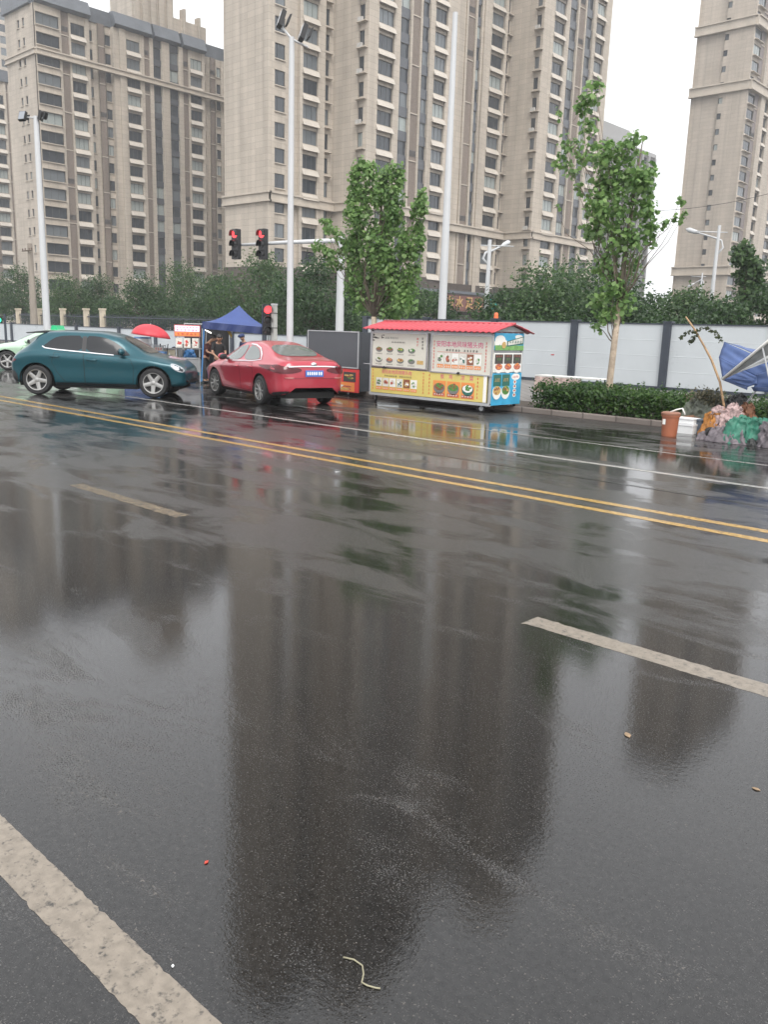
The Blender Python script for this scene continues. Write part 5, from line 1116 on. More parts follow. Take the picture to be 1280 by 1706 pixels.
# ------------------------------------------------------------------ second cart with a grey board
x0d, x1d = -18.10, -16.05; c2 = thing('food_cart', 'cart with a blank slate-grey board over a red food banner', 'food cart', ((x0d+x1d)/2, 16.3, 0)); hd2 = (x1d-x0d)/2
b = MB(); b.box(-hd2+.02, hd2, .03, .70, .13, 1.70); b.build('body', mat('shade_dark_cart_panel', (.040, .044, .052), .45, var=.12), c2)  # shade on the cart's end face is put into this dark grey
F = Face((-hd2, 0, 0), (1, 0, 0), (0, -1, 0), c2); W = x1d-x0d
F.board('board', mat('slate_grey_board', (.075, .08, .09), .5, var=.08, vscale=2), .01, W-.01, .74, 1.72, -.03, .03, M_cartgrey)
f = F.board('banner', M_redpr, .02, W-.02, .10, .72, -.03, .025)
f.dish(W*.72, W*.95, .38, .64, [M_dark_p, M_meat, M_greenf, M_noodle], 220); f.dish(W*.5, W*.93, .12, .36, [M_orange_p, M_noodle, M_meat2, M_white_p], 221); f.lines(M_white_p, W*.52, W*.66, .52, .22, 2, 222); f.lines(M_white_p, W*.1, W*.42, .45, .2, 3, 223)
for x, y in ((-hd2+.15, .1), (hd2-.45, .06), (hd2-.15, .6)): caster(c2, x, y, .065, .4)
# low awning poles stub seen over the second cart
# ------------------------------------------------------------------ table behind the hedge
a, c = PX(893, 627, y=19.6), PX(998, 631, y=19.6)
t = thing('folding_table', 'long white table with a printed pink cloth, behind the hedge', 'table', ((a[0]+c[0])/2, 19.6, .1)); w = (c[0]-a[0])/2; h = .60
b = MB(); b.box(-w, w, -.05, .5, h, h+.03); b.build('tabletop', M_white_p, t)
for x in (-w+.04, w-.07):
    for y in (0, .42): b = MB(); b.box(x, x+.03, y, y+.03, 0, h); b.build('leg', M_black, t)
q = MB(); xs_ = np.linspace(-w+.02, w*.52, 30); q.grid([[(x, -.07-.012*math.sin(x*14), h-.005) for x in xs_], [(x, -.075-.02*math.sin(x*14+.5), h-.22) for x in xs_], [(x, -.08-.03*math.sin(x*14+1), h-.42) for x in xs_]])
o = q.build('cloth', mat('pink_printed_cloth', (.55, .42, .38), .8, var=.5, vscale=9), t, smooth=True)

# ------------------------------------------------------------------ cloth shapes
from mathutils import noise
def cloth_sheet(mb, P, n=14, sag=.0, fold=.02, seed=0, mi=0):
    """bilinear patch through a 4-corner frame with folds and sag"""
    rs = np.random.RandomState(seed); A, B, C, D = [np.array(p, float) for p in P]; G = []
    nrm = np.cross(B-A, D-A); nrm = nrm/(np.linalg.norm(nrm)+1e-9); ph = rs.rand(4)*6
    for i in range(n+1):
        row = []
        for j in range(n+1):
            u, v = i/n, j/n; p = (A*(1-u)+B*u)*(1-v)+(D*(1-u)+C*u)*v
            k = math.sin(math.pi*u)*math.sin(math.pi*v); p = p-np.array((0, 0, sag*k))
            p = p+nrm*fold*(math.sin(u*9+v*4+ph[0])+.6*math.sin(v*13-u*5+ph[1])+.4*math.sin(u*21+ph[2]))*(.35+.65*k); row.append(p)
        G.append(row)
    mb.grid(G, mi)
def heap(mb, cx, cy, rx, ry, h, seed, z0=0.0, n=36, power=2.2, fold=.05, rot=0.0, mi=0):
    """cloth thrown over a low heap: folds run downhill, the hem is uneven, fine creases cross them"""
    rs = np.random.RandomState(seed); ph = rs.rand(8)*6.28; o_ = Vector(rs.rand(3)*50); G = []; cs = min(1.3, h/.40); m1, m2 = rs.randint(5, 8), rs.randint(10, 14); px_, py_ = rs.uniform(-.3, .3), rs.uniform(-.2, .2)
    for i in range(n+1):
        r = i/n; row = []
        for j in range(n*3):
            a = 2*math.pi*j/(n*3); tw = a+.5*noise.noise(Vector((math.cos(a)*1.5, math.sin(a)*1.5, r*1.2))+o_)
            f1 = 1-abs(math.sin(m1*.5*tw+ph[0])); f2 = 1-abs(math.sin(m2*.5*tw+ph[1]+r)); fo = (f1**2*1.3+f2**2*.6-.5)
            edge = 1+.15*math.sin(2*a+ph[2])+.10*math.sin(3*a+ph[3])+.10*fo
            rr = r*(1-.25*(1-r)); x, y = rr*rx*edge*math.cos(a)+px_*rx*(1-r), rr*ry*edge*math.sin(a)+py_*ry*(1-r); q = Vector((x, y, 0))
            top = h*(1-r**power)*(1+.24*noise.noise(q*3.5+o_)+.14*noise.noise(q*9-o_))
            k = min(1, 1.6*r*r+.04)*min(1, 5*(1-r)+.05)
            z = top+k*fold*(1.5*fo+.9*noise.noise(q*13+o_*2))+((1-2.6*abs(noise.noise(Vector((x*9, y*9, r*3))+o_)))*.040+(1-2.6*abs(noise.noise(Vector((x*21, y*21, r*7))-o_)))*.020)*min(1, 6*(1-r)+.1)*cs; x += cs*(.05*noise.noise(Vector((x*10, z*12, y*10))+o_)+.022*noise.noise(Vector((x*25, z*27, y*25))-o_)); y += cs*(.05*noise.noise(Vector((y*10, z*12, x*10))-o_)+.022*noise.noise(Vector((y*25, z*27, x*25))+o_)); z = max(z, .004+.03*(1-r))
            x2, y2 = x*math.cos(rot)-y*math.sin(rot), x*math.sin(rot)+y*math.cos(rot); row.append((cx+x2, cy+y2, z0+z))
        G.append(row)
    mb.grid(G, mi, True)
def cloth_mat(nm, c, v=.25, rough=.65): return mat(nm, c, rough, var=v, vscale=6, bump=.7, bscale=26)
M_navy = mat('navy_tent_cloth', (.035, .065, .21), .5, var=.12, vscale=3, bump=.15, bscale=10)
# ------------------------------------------------------------------ blue tent
ctr = PX(398, 508, d=27.2); A = PX(333, 540, d=25.6)[:2]; B = PX(448, 540, d=25.6)[:2]; bb_ = bear(391); A, B = (A+B)/2-np.array((math.cos(bb_), math.sin(bb_)))*1.06, (A+B)/2+np.array((math.cos(bb_), math.sin(bb_)))*1.06
u = (B-A); wd = np.linalg.norm(u); u = u/wd; v = np.array((-u[1], u[0])); v = v if v@ax[:2] < 5 and v[1] > 0 else -v
tc = (A+B)/2+v*wd*.5; yaw = math.atan2(u[1], u[0])
tent = thing('market_tent', 'navy blue peaked pop-up tent over the street stall', 'tent', (tc[0], tc[1], 0), yaw); s = wd/2; zE, zP = 1.80, 2.40; tent.rotation_euler = (0, R_(3.5), yaw)
b = MB(); n = 14
for q in range(4):
    G = []
    for i in range(n+1):
        f = i/n; row = []
        for j in range(n+1):
            g = -1+2*j/n; z = zE+(zP-zE)*(f**1.75)-.05*(1-f)*(1-abs(g))*f*2; row_s = s*(1-f); x, y = g*row_s, -row_s
            a = q*math.pi/2; row.append((x*math.cos(a)-y*math.sin(a), x*math.sin(a)+y*math.cos(a), z-.03*math.sin(math.pi*f)*(1-g*g)))
        G.append(row)
    b.grid(G)
o = b.build('canopy', M_navy, tent, smooth=38); sm = o.modifiers.new('thickness', 'SOLIDIFY'); sm.thickness = .006
b = MB()
for q in range(4):
    a = q*math.pi/2; top, bot = [], []
    for j in range(25):
        g = -1+2*j/24; x, y = g*s, -s-.004; zb = zE-.20-.012*abs(math.sin(j*1.3)); 
        for L, zz, k in ((top, zE, 0), (bot, zb, .02*math.sin(j*1.1))): L.append((x*math.cos(a)-(y-k)*math.sin(a), x*math.sin(a)+(y-k)*math.cos(a), zz))
    b.grid([bot, top])
o = b.build('valance', mat('navy_valance_cloth', (.016, .032, .12), .5, var=.12, vscale=3), tent); sm = o.modifiers.new('thickness', 'SOLIDIFY'); sm.thickness = .006
for x in (-1, 1):
    for y in (-1, 1):
        b = MB(); b.box(x*(s-.05)-.02, x*(s-.05)+.02, y*(s-.05)-.02, y*(s-.05)+.02, 0, zE); b.build('leg', M_cartgrey if (x, y) != (-1, -1) else mat('blue_painted_leg', (.05, .18, .4), .5), tent)
b = MB()
for x in (-1, 1): b.tube([(x*(s-.05), -(s-.05), 1.62), (0, 0, 1.95), ], .012, 6); b.tube([(x*(s-.05), (s-.05), 1.62), (0, 0, 1.95)], .012, 6)
b.tube([(0, 0, 1.9), (0, 0, zP-.02)], .016, 6); b.build('truss', M_cartgrey, tent)
c = PX(347, 552, d=27.4); b = MB(); b.tube([c-np.array((.22, -.05, -.03)), c+np.array((.22, -.05, -.05))], .022, 8); tb = b.build('strip_lamp', mat('lit_tube', (.9, .9, .85), .3, emit=(1, .97, .9), estr=1.3), loc=c, smooth=True); tag(tb, 'lit white tube lamp hanging under the near edge of the blue tent', 'lamp')
# dark back of stall under the tent
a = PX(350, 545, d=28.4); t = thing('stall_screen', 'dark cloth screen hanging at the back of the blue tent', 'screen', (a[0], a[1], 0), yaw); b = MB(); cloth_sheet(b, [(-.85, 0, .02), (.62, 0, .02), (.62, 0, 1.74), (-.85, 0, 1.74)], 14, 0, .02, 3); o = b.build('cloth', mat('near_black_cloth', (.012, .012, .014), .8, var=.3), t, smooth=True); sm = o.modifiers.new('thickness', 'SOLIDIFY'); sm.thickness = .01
b = MB(); b.tube([(-.85, .03, 0), (-.85, .03, 1.8)], .018, 8); b.tube([(.62, .03, 0), (.62, .03, 1.8)], .018, 8); b.tube([(-.85, .03, 1.78), (.62, .03, 1.78)], .018, 8); b.build('rail', M_cartgrey, t)
c = PX(381, 555, d=26.6); b = MB(); cloth_sheet(b, [(-.14, 0, .10), (.13, .02, -.16), (.16, .02, -.06), (-.02, 0, .16)], 6, 0, .01, 5); o = b.build('yellow_banner', mat('yellow_flag_cloth', (.6, .42, .06), .6, var=.2), loc=None); o.location = c; tag(o, 'small yellow and white pennant hanging from the edge of the blue tent', 'pennant'); sm = o.modifiers.new('thickness', 'SOLIDIFY'); sm.thickness = .006
# ------------------------------------------------------------------ lit stall sign and its trolley
sgn_c = PX(314, 620, d=26.5); t = thing('snack_stall', 'narrow snack stall with a lit pink and white header sign', 'stall', (sgn_c[0], sgn_c[1], 0), YAW+R_(4))
def L2(px, py): 
    p = PX(px, py, d=26.5)-np.array((sgn_c[0], sgn_c[1], 0)); a = -(YAW+R_(4)); return p[0]*math.cos(a)-p[1]*math.sin(a), p[2]
xL, zT = L2(295, 541); xR, _ = L2(335, 544)
b = MB()
for x in (xL, xR-.03):
    for y in (0, .6): b.box(x, x+.03, y, y+.03, 0, zT-.05)
b.box(xL, xR, 0, .63, .70, .73); b.box(xL, xR, 0, .63, 1.0, 1.02); b.build('frame', M_cartgrey, t)
b = MB(); b.box(xL-.02, xR+.02, -.06, .06, zT-.36, zT); b.build('header_box', mat('pink_sign_body', (.5, .12, .12), .5), t)
b = MB(); b.quad((xL, -.065, zT-.20), (xR, -.065, zT-.20), (xR, -.065, zT-.03), (xL, -.065, zT-.03)); b.build('lit_panel', mat('lit_pink_panel', (.85, .7, .8), .4, emit=(1, .72, .88), estr=.4), t)
f = Face((xL, -.068, 0), (1, 0, 0), (0, -1, 0), t); W = xR-xL; f.lines(M_pink, .03, W-.03, zT-.075, .04, 7, 300); f.lines(M_pink, .03, W-.03, zT-.155, .05, 6, 301); f.rect('strip', M_orange_p, 0, W, zT-.34, zT-.22); f.lines(M_redpr, .05, W-.05, zT-.28, .06, 5, 302, .006)
for k in range(3): f.dish(.02+k*W/3, W/3*(k+1)-.03, zT-.70, zT-.40, [M_pale_p, M_meat2, M_white_p, M_redpr], 310+k, 'menu_picture')
b = MB(); b.box(xL+.02, xR-.02, .02, .6, .30, .69); b.build('cabinet', M_stl, t)
for x in (xL+.08, xR-.08): 
    w = MB(); w.lathe([(0, -.02), (.10, -.02), (.10, .02), (0, .02)], (x, .12, .10), 'y', 16); w.build('wheel', M_tyre, t)
b = MB(); b.box(xL+.06, xR-.2, .08, .5, 1.02, 1.16); b.build('tray', mat('grey_tray', (.25, .25, .25), .4), t)
# red umbrella on a post with its snack counter
uc = PX(251, 548, d=26.0); t = thing('parasol', 'small red umbrella over a snack counter behind the bonnet of the teal car', 'umbrella', (uc[0], uc[1], 0)); zt_u = PX(251, 541, d=26)[2]; ru = .60
M_umb = mat('red_umbrella_cloth', (.50, .035, .05), .5, var=.12, vscale=3)
b = MB(); G = []
for i in range(9):
    f_ = i/8; row = []
    for j in range(32):
        a = 2*math.pi*j/32; k = 1-.07*f_*abs(math.sin(4*a)); r = ru*math.sin(f_*1.35)/math.sin(1.35)*k; z = zt_u-.36*(1-math.cos(f_*1.35))/(1-math.cos(1.35)); row.append((r*math.cos(a), r*math.sin(a), z+.12*r*math.cos(a-YAW-.3)*-1))
    G.append(row)
b.grid(G, 0, True); o = b.build('canopy', M_umb, t, smooth=True); sm = o.modifiers.new('thickness', 'SOLIDIFY'); sm.thickness = .008
b = MB(); b.tube([(0, 0, 0), (0, 0, zt_u+.04)], .014, 8); b.build('pole', M_cartgrey, t, smooth=True)
b = MB()
for j in range(8): a = 2*math.pi*(j+.5)/8; b.tube([(0, 0, zt_u-.1), (ru*.55*math.cos(a), ru*.55*math.sin(a), zt_u-.16-.066*math.cos(a-YAW-.3))], .006, 5)
b.build('ribs', M_cartgrey, t)
kc = PX(247, 600, d=26.4); t = thing('snack_counter', 'cluttered snack counter with glass cases under the red umbrella', 'counter', (kc[0], kc[1], 0), YAW+R_(4))
b = MB(); b.box(-.75, .6, 0, .5, .62, .66); b.build('worktop', M_stl, t)
for x in (-.73, .56):
    for y in (.02, .45): b = MB(); b.box(x, x+.03, y, y+.03, 0, .62); b.build('leg', M_cartgrey, t)
b = MB(); cloth_sheet(b, [(-.76, -.02, .12), (.61, -.02, .12), (.61, -.02, .66), (-.76, -.02, .66)], 12, 0, .02, 8); b.build('skirt', cloth_mat('dull_blue_skirt', (.07, .11, .24)), t, smooth=True)
for i, (x, w_, h_, m) in enumerate(((-.62, .30, .52, 'pale_case'), (-.22, .30, .45, 'clear_case'), (.16, .32, .42, 'clear_case'))):
    b = MB()
    for a, c in ((x, x+.015), (x+w_-.015, x+w_)):
        for y in (.05, .36): b.box(a, c, y, y+.015, .66, .66+h_)
    b.box(x, x+w_, .05, .375, .66+h_, .68+h_); b.box(x, x+w_, .05, .375, .66+h_*.5, .67+h_*.5); cs = b.build('display_case', M_stl, t)
    b = MB(); b.quad((x+.01, .05, .67), (x+w_-.01, .05, .67), (x+w_-.01, .05, .65+h_), (x+.01, .05, .65+h_)); b.build('pane', mat('cloudy_glass', (.34, .36, .38), .15, var=.3, vscale=8), cs)
    f = Face((x, .045, 0), (1, 0, 0), (0, -1, 0), cs); f.rect('label', M_pale_p if i else M_meat2, .03, w_-.03, .66+h_*.62, .66+h_*.92); f.lines(M_redpr, .05, w_-.05, .66+h_*.77, .08, 3, 320+i, .007)
for i, (px, py, d_, w_, h_) in enumerate(((290, 600, 28.0, .80, .90), (318, 604, 27.6, .52, .84))):
    c = PX(px, py, d=d_); q = MB(); heap(q, 0, 0, w_*.5, .36, h_, 330+i, 0, 26, 4.0, .04); o = q.build('tarpaulin', cloth_mat('bright_blue_tarp', (.035, .15, .36), .25, .4), smooth=True); o.location = (c[0], c[1], 0); tag(o, ('crumpled bright blue tarpaulin over goods in front of the lit snack stall', 'smaller blue tarpaulin heap at the foot of the lit snack stall')[i], 'tarpaulin', 'blue tarpaulins')
# goods standing about the stalls
M_foam = mat('white_foam', (.72, .73, .73), .6, var=.06)
def goods(nm, lab, cat, px, d, w, dp, h, m, z0=0.0, lid=None, group='goods around the street stalls', turn=0.0):
    g = PX(px, 600, d=d); t = thing(nm, lab, cat, (g[0], g[1], z0), YAW+turn, group); b = MB(); b.prism([(-w/2, 0, 0), (w/2, 0, 0), (w/2*1.06, 0, h), (-w/2*1.06, 0, h)], (0, dp, 0)); b.build('tub', m, t)
    if lid is not None: b = MB(); b.box(-w/2*1.1, w/2*1.1, -.015, dp+.015, h+.002, h+.05); b.build('lid', lid, t)
M_pvc = mat('grey_plastic', (.20, .205, .21), .45, var=.15); M_ltblue = mat('light_blue_plastic', (.10, .20, .38), .4, var=.15); M_creamp = mat('cream_plastic', (.42, .38, .29), .5, var=.12)
goods('crate', 'light blue plastic crate, upper of two stacked under the red umbrella', 'crate', 262, 26.0, .42, .34, .26, M_ltblue, .66)
goods('crate', 'light blue plastic crate, lower of two stacked under the red umbrella', 'crate', 263, 26.0, .44, .36, .64, M_ltblue, 0)
goods('cool_box', 'cream cool box with a grey lid between the red umbrella and the lit stall sign', 'cool box', 282, 27.0, .36, .34, .95, M_creamp, 0, M_pvc)
goods('storage_tub', 'grey storage tub on the ground left of the lit stall sign', 'tub', 296, 27.4, .30, .30, .98, M_pvc, 0, M_black)
goods('cool_box', 'white cool box with a blue lid at the back of the snack counter', 'cool box', 236, 26.7, .40, .30, 1.28, M_foam, 0, M_ltblue)
goods('crate', 'black crate on the ground inside the blue tent by its right leg', 'crate', 386, 26.8, .40, .34, .72, M_black, 0)
goods('carton', 'brown carton behind the red saloon under the right edge of the blue tent', 'carton', 424, 27.5, .50, .36, .98, mat('brown_carton', (.30, .20, .12), .8, var=.2), 0)
goods('carton', 'pale carton stacked near the floodlight pole behind the roof of the red saloon', 'carton', 440, 28.5, .46, .36, 1.12, M_creamp, 0)
g = PX(274, 600, d=26.6); t = thing('stool', 'dark folding stool standing upside down on the goods beside the red umbrella', 'stool', (g[0], g[1], 0), YAW+.3, 'goods around the street stalls'); b = MB(); b.lathe([(0, .70), (.15, .70), (.16, .73), (.15, .76), (0, .76)], n=18); b.build('seat', M_black, t, smooth=40)
for a in range(4): b = MB(); c_, s_ = math.cos(a*1.57+.7), math.sin(a*1.57+.7); b.tube([(.10*c_, .10*s_, .76), (.17*c_, .17*s_, 1.14)], .012, 6); b.build('leg', M_black, t)
b = MB(); b.tube([(0, 0, 0), (0, 0, .70)], .16, 14); b.build('drum', M_pvc, t)
M_bot = [mat('sauce_bottle_red', (.35, .03, .02), .3), mat('sauce_bottle_brown', (.08, .03, .02), .25), mat('clear_bottle', (.35, .40, .40), .15)]
for i in range(6):
    g = PX(250+i*6.5, 600, d=26.25); z = .66 if i < 4 else .92; b = MB(); b.lathe([(0, 0), (.035, 0), (.037, .12), (.015, .17), (.014, .22), (0, .22)], n=12); o = b.build('bottle', M_bot[i % 3], smooth=40); o.location = (g[0], g[1], z if i < 4 else .66)
    tag(o, 'small sauce bottle on the snack counter under the red umbrella', 'bottle', 'bottles on the snack counter')
b0 = PX(336, 632, z=0); b = MB(); b.lathe([(0, 0), (.13, 0), (.165, .30), (.175, .30), (.17, .31), (.155, .31), (.125, .02), (0, .02)], n=24); o = b.build('bucket', mat('turquoise_plastic', (.06, .42, .42), .4), smooth=40); o.location = b0; tag(o, 'turquoise plastic bucket on the road between the two cars', 'bucket')

# ------------------------------------------------------------------ people under the tent
M_skin = mat('skin', (.36, .20, .13), .5); M_hair = mat('black_hair', (.012, .010, .009), .5)
def skin_mesh(nm, V, E, Rr, m, parent, sub=2, root=0):
    me = bpy.data.meshes.new(nm); me.from_pydata([tuple(v) for v in V], E, []); o = bpy.data.objects.new(nm, me); col.objects.link(o)
    sk = o.modifiers.new('skin', 'SKIN'); sk.use_smooth_shade = True; sv = me.skin_vertices[0].data
    for i, r in enumerate(Rr): sv[i].radius = (r, r) if not hasattr(r, '__len__') else r
    sv[root].use_root = True
    ss = o.modifiers.new('sub', 'SUBSURF'); ss.levels = sub; ss.render_levels = sub
    dg = bpy.context.evaluated_depsgraph_get(); dg.update(); m2 = bpy.data.meshes.new_from_object(o.evaluated_get(dg)); m2.materials.clear(); m2.materials.append(m); m2.name = nm
    for p in m2.polygons: p.use_smooth = True
    bpy.data.objects.remove(o); o = bpy.data.objects.new(nm, m2); col.objects.link(o)
    if parent: o.parent = parent
    return o
def person(label, loc, rotz, top, trousers, elbows, hands, lean=0.0, cap=None, sc=.93, nod=.1, hairc=None):
    """facing +x; elbows/hands: left then right joint positions"""
    t = thing('person', label, 'person', loc, rotz, 'people at the stall'); t.scale = (sc, sc, sc); k = lean
    def q(x, y, z): return (x+k*max(0, z-.9), y, z)
    V, E, Rr = [], [], []
    def add(p, r, par=None):
        V.append(p); Rr.append(r)
        if par is not None: E.append((par, len(V)-1))
        return len(V)-1
    pel = add(q(0, 0, .92), (.14, .10)); ab = add(q(0, 0, 1.08), (.125, .095), pel); ch = add(q(.0, 0, 1.28), (.15, .10), ab); ns = add(q(.0, 0, 1.42), .075, ch); nk = add(q(.015, 0, 1.50), .05, ns)
    hb = add(q(.03+nod*.3, 0, 1.57), .068, nk); hc = add(q(.03+nod*.5, 0, 1.635), .088, hb); ht = add(q(.02+nod*.6, 0, 1.70), .068, hc)
    nose = add(q(.125+nod*.6, 0, 1.61), .014, hb)
    arms = []
    for i, sg in enumerate((1, -1)):
        sh = add(q(0, .17*sg, 1.38), .055, ns); el = add(elbows[i], .040, sh); wr_ = add(hands[i], .027, el)
        d = np.array(hands[i])-np.array(elbows[i]); d = d/np.linalg.norm(d); side = np.cross(d, (0, 0, 1)); side = side/(np.linalg.norm(side)+1e-6); dn = np.cross(d, side)
        pm = add(tuple(np.array(hands[i])+d*.06), (.034, .018), wr_)
        for f_, (o_, ln) in enumerate(((-.030, .075), (-.010, .085), (.010, .080), (.029, .062))):
            a = np.array(hands[i])+d*.095+side*o_; m1 = add(tuple(a), .0085, pm); e1 = add(tuple(a+d*ln*.5+dn*.012), .008, m1); add(tuple(a+d*ln*.85+dn*.035), .007, e1)
        a = np.array(hands[i])+d*.04-side*.04; t1 = add(tuple(a), .010, wr_); add(tuple(a+d*.04-side*.02+dn*.01), .008, t1)
    for sg in (1, -1):
        hp_ = add((0, .09*sg, .86), .085, pel); kn = add((.02, .10*sg, .47), .055, hp_); an = add((-.01, .10*sg, .09), .036, kn); add((.13, .11*sg, .035), .032, an)
    body = skin_mesh('body', V, E, Rr, M_skin, t)
    Vs = [q(0, 0, .90), q(0, 0, 1.08), q(0, 0, 1.29), q(0, 0, 1.42)]; Es = [(0, 1), (1, 2), (2, 3)]; Rs = [(.165, .125), (.15, .12), (.172, .125), (.085, .07)]
    for i, sg in enumerate((1, -1)):
        Vs.append(q(0, .175*sg, 1.38)); Es.append((3, len(Vs)-1)); Rs.append(.072); a, e = np.array(q(0, .175*sg, 1.38)), np.array(elbows[i]); Vs.append(tuple(a+(e-a)*.75)); Es.append((len(Vs)-2, len(Vs)-1)); Rs.append(.062)
    skin_mesh('shirt', Vs, Es, Rs, top, t)
    Vt = [(0, 0, .95)]; Et = []; Rt = [(.155, .12)]
    for sg in (1, -1):
        n0 = len(Vt); Vt += [(0, .09*sg, .84), (.02, .10*sg, .47), (-.005, .10*sg, .12)]; Et += [(0, n0), (n0, n0+1), (n0+1, n0+2)]; Rt += [.105, .075, .062]
        b = MB(); b.ball((.06, .105*sg, .04), (.135, .05, .045), 12, 8); b.build('shoe', M_black, t, smooth=True)
    skin_mesh('trousers', Vt, Et, Rt, trousers, t)
    hx = q(.02+nod*.5, 0, 1.655); b = MB(); b.ball((hx[0]-.02, 0, hx[2]+.012), (.108, .092, .098), 16, 10); b.build('hair', hairc or M_hair, t, smooth=True)
    for sg in (1, -1):
        b = MB(); b.ball((hx[0]+.083, .034*sg, hx[2]-.03), (.010, .014, .009), 8, 6); b.build('eye', M_hair, t, smooth=True); b = MB(); b.ball((hx[0]+.0, .092*sg, hx[2]-.04), (.022, .012, .032), 8, 6); b.build('ear', M_skin, t, smooth=True)
    b = MB(); b.ball((hx[0]+.085, 0, hx[2]-.10), (.008, .026, .007), 8, 6); b.build('mouth', mat('lips', (.25, .08, .07), .5), t, smooth=True)
    if cap:
        b = MB(); b.ball((hx[0]-.005, 0, hx[2]+.045), (.115, .10, .085), 16, 10); b.tube([(hx[0]+.06, 0, hx[2]+.035), (hx[0]+.13, 0, hx[2]+.025), (hx[0]+.20, 0, hx[2]+.012)], [.075, .07, .05], 12); b.build('cap', cap, t, smooth=True)
    return t
M_blk = cloth_mat('black_cotton', (.016, .016, .018), .3, .8); M_blk2 = cloth_mat('charcoal_cotton', (.03, .03, .034), .3, .8); M_mar = cloth_mat('dark_maroon_cotton', (.06, .018, .02), .3, .8)
toc = lambda p: math.atan2(-p[1], -p[0])
p = PX(364, 600, d=25.2); person('person in black T-shirt, bare forearms meeting in front, beside the red car', (p[0], p[1], 0), toc(p)+.2, M_blk, M_blk2, ((.10, .24, 1.12), (.10, -.24, 1.12)), ((.24, .05, .95), (.25, -.04, .93)), .12, None, .86, .25)
p = PX(343, 600, d=26.2); person('person in dark maroon top bending over the counter under the blue tent', (p[0], p[1], 0), toc(p)+1.0, M_mar, M_blk2, ((.16, .22, 1.14), (.18, -.20, 1.14)), ((.38, .12, 1.06), (.40, -.08, 1.06)), .25, None, .84, .3)
p = PX(408, 610, d=30.0); person('person in a navy cap and jacket standing beyond the roof of the red car', (p[0], p[1], 0), toc(p)-.8, cloth_mat('navy_cotton', (.02, .035, .10), .3, .8), M_blk2, ((.05, .24, 1.12), (.05, -.24, 1.12)), ((.22, .16, 1.0), (.22, -.16, 1.0)), .08, mat('navy_cap_cloth', (.018, .035, .11), .7), .84, .15)

# ------------------------------------------------------------------ heap of rags, tubs and parasols by the kerb
YC = 15.9
def ground_at(px, py): return PX(px, py, z=0)
g = ground_at(1109, 727); t = thing('bucket', 'brown plastic tub with a torn lid standing on the road by the hedge', 'bucket', (g[0], g[1]+.15, 0)); b = MB(); b.lathe([(0, 0), (.135, 0), (.142, .05), (.155, .36), (.17, .36), (.172, .40), (.155, .40), (.13, .02), (0, .02)], n=28); b.build('tub', mat('terracotta_plastic', (.30, .10, .05), .45, var=.15), t, smooth=35)
b = MB(); b.lathe([(0, .405), (.15, .405), (.178, .40), (.18, .43), (.15, .45), (0, .452)], n=28); b.build('lid', mat('pale_brown_lid', (.24, .11, .07), .5), t, smooth=35)
b = MB(); b.tube([(.0, -.03, .45), (.10, .0, .50), (.20, .02, .53), (.26, .02, .42)], .016, 6); b.build('handle', M_white_p, t, smooth=True); b = MB(); b.quad((-.08, -.153, .22), (-.02, -.162, .22), (-.02, -.166, .32), (-.08, -.158, .32)); b.build('label', M_white_p, t)
g = ground_at(1135, 723)
for i, (dx, dy, z, w_, h_, lab) in enumerate(((0, .12, 0, .36, .19, 'lower white foam box beside the brown tub'), (-.02, .14, .195, .38, .10, 'flat white foam box lying on another foam box'))):
    t = thing('foam_box', lab, 'box', (g[0]+dx, g[1]+dy, z), .08*i-.1, 'foam boxes by the tub'); b = MB(); b.box(-w_/2, w_/2, 0, .28, 0, h_*.8); b.build('tray', M_foam, t); b = MB(); b.box(-w_/2-.01, w_/2+.01, -.012, .292, h_*.8, h_); b.build('lid', mat('bright_foam_lid', (.78, .79, .80), .5), t)
g = ground_at(1160, 722); t = thing('crate', 'blue-grey plastic crate between the foam boxes and the rags', 'crate', (g[0], g[1]-.12, 0), -.12); M_crate = mat('blue_grey_plastic', (.10, .125, .16), .45, var=.15); b = MB(); b.box(-.15, .15, 0, .02, .02, .26); b.box(-.15, .15, .24, .26, .02, .26); b.box(-.15, -.13, .02, .24, .02, .26); b.box(.13, .15, .02, .24, .02, .26); b.box(-.15, .15, 0, .26, 0, .02); b.build('tub', M_crate, t)
b = MB(); b.box(-.17, .17, -.02, .28, .262, .285); b.build('lid', M_crate, t); b = MB(); b.box(-.06, .06, -.012, 0, .12, .17); b.build('latch', M_foam, t)
g = PX(1147, 690, y=16.45); b = MB()
for i, (x, y, z, rx, a) in enumerate(((0, .0, .0, .30, .5), (.22, .1, .02, .26, -.4), (.05, .2, .06, .3, .1))):
    c_, s_ = math.cos(a), math.sin(a); b.obox((x-.15*c_, y, .02+z), (rx*c_, .05, .10*s_), (0, .02, .0), (-.12*s_*.3, .06, .26))
o = b.build('cardboard', mat('wet_cardboard', (.26, .14, .085), .8, var=.3, vscale=8)); o.location = (g[0], 16.35, 0); tag(o, 'torn brown cardboard sheets leaning against the hedge behind the foam boxes', 'cardboard')
def lump(nm, lab, cat, px, py, y, rx, ry, h, seed, m, z0=0, pw=2.2, fold=.05, rot=0, group='rags and sheets by the kerb'):
    g = PX(px, py, y=y); q = MB(); heap(q, 0, 0, rx, ry, h, seed, 0, 36, pw, fold, rot); o = q.build(nm, m, smooth=True); o.location = (g[0], y, z0); tag(o, lab, cat, group); return o
M_mauve = cloth_mat('mauve_grey_sheet', (.125, .108, .12), .35); M_tgreen = mat('green_tarp_weave', (.03, .155, .105), .6, var=.35, vscale=7, bump=.5, bscale=18)
lump('sheet', 'mauve-grey plastic sheet spread at the front of the rag heap', 'sheet', 1212, 733, 15.3, .36, .26, .27, 1, M_mauve, 0, 3.2, .05, -.35)
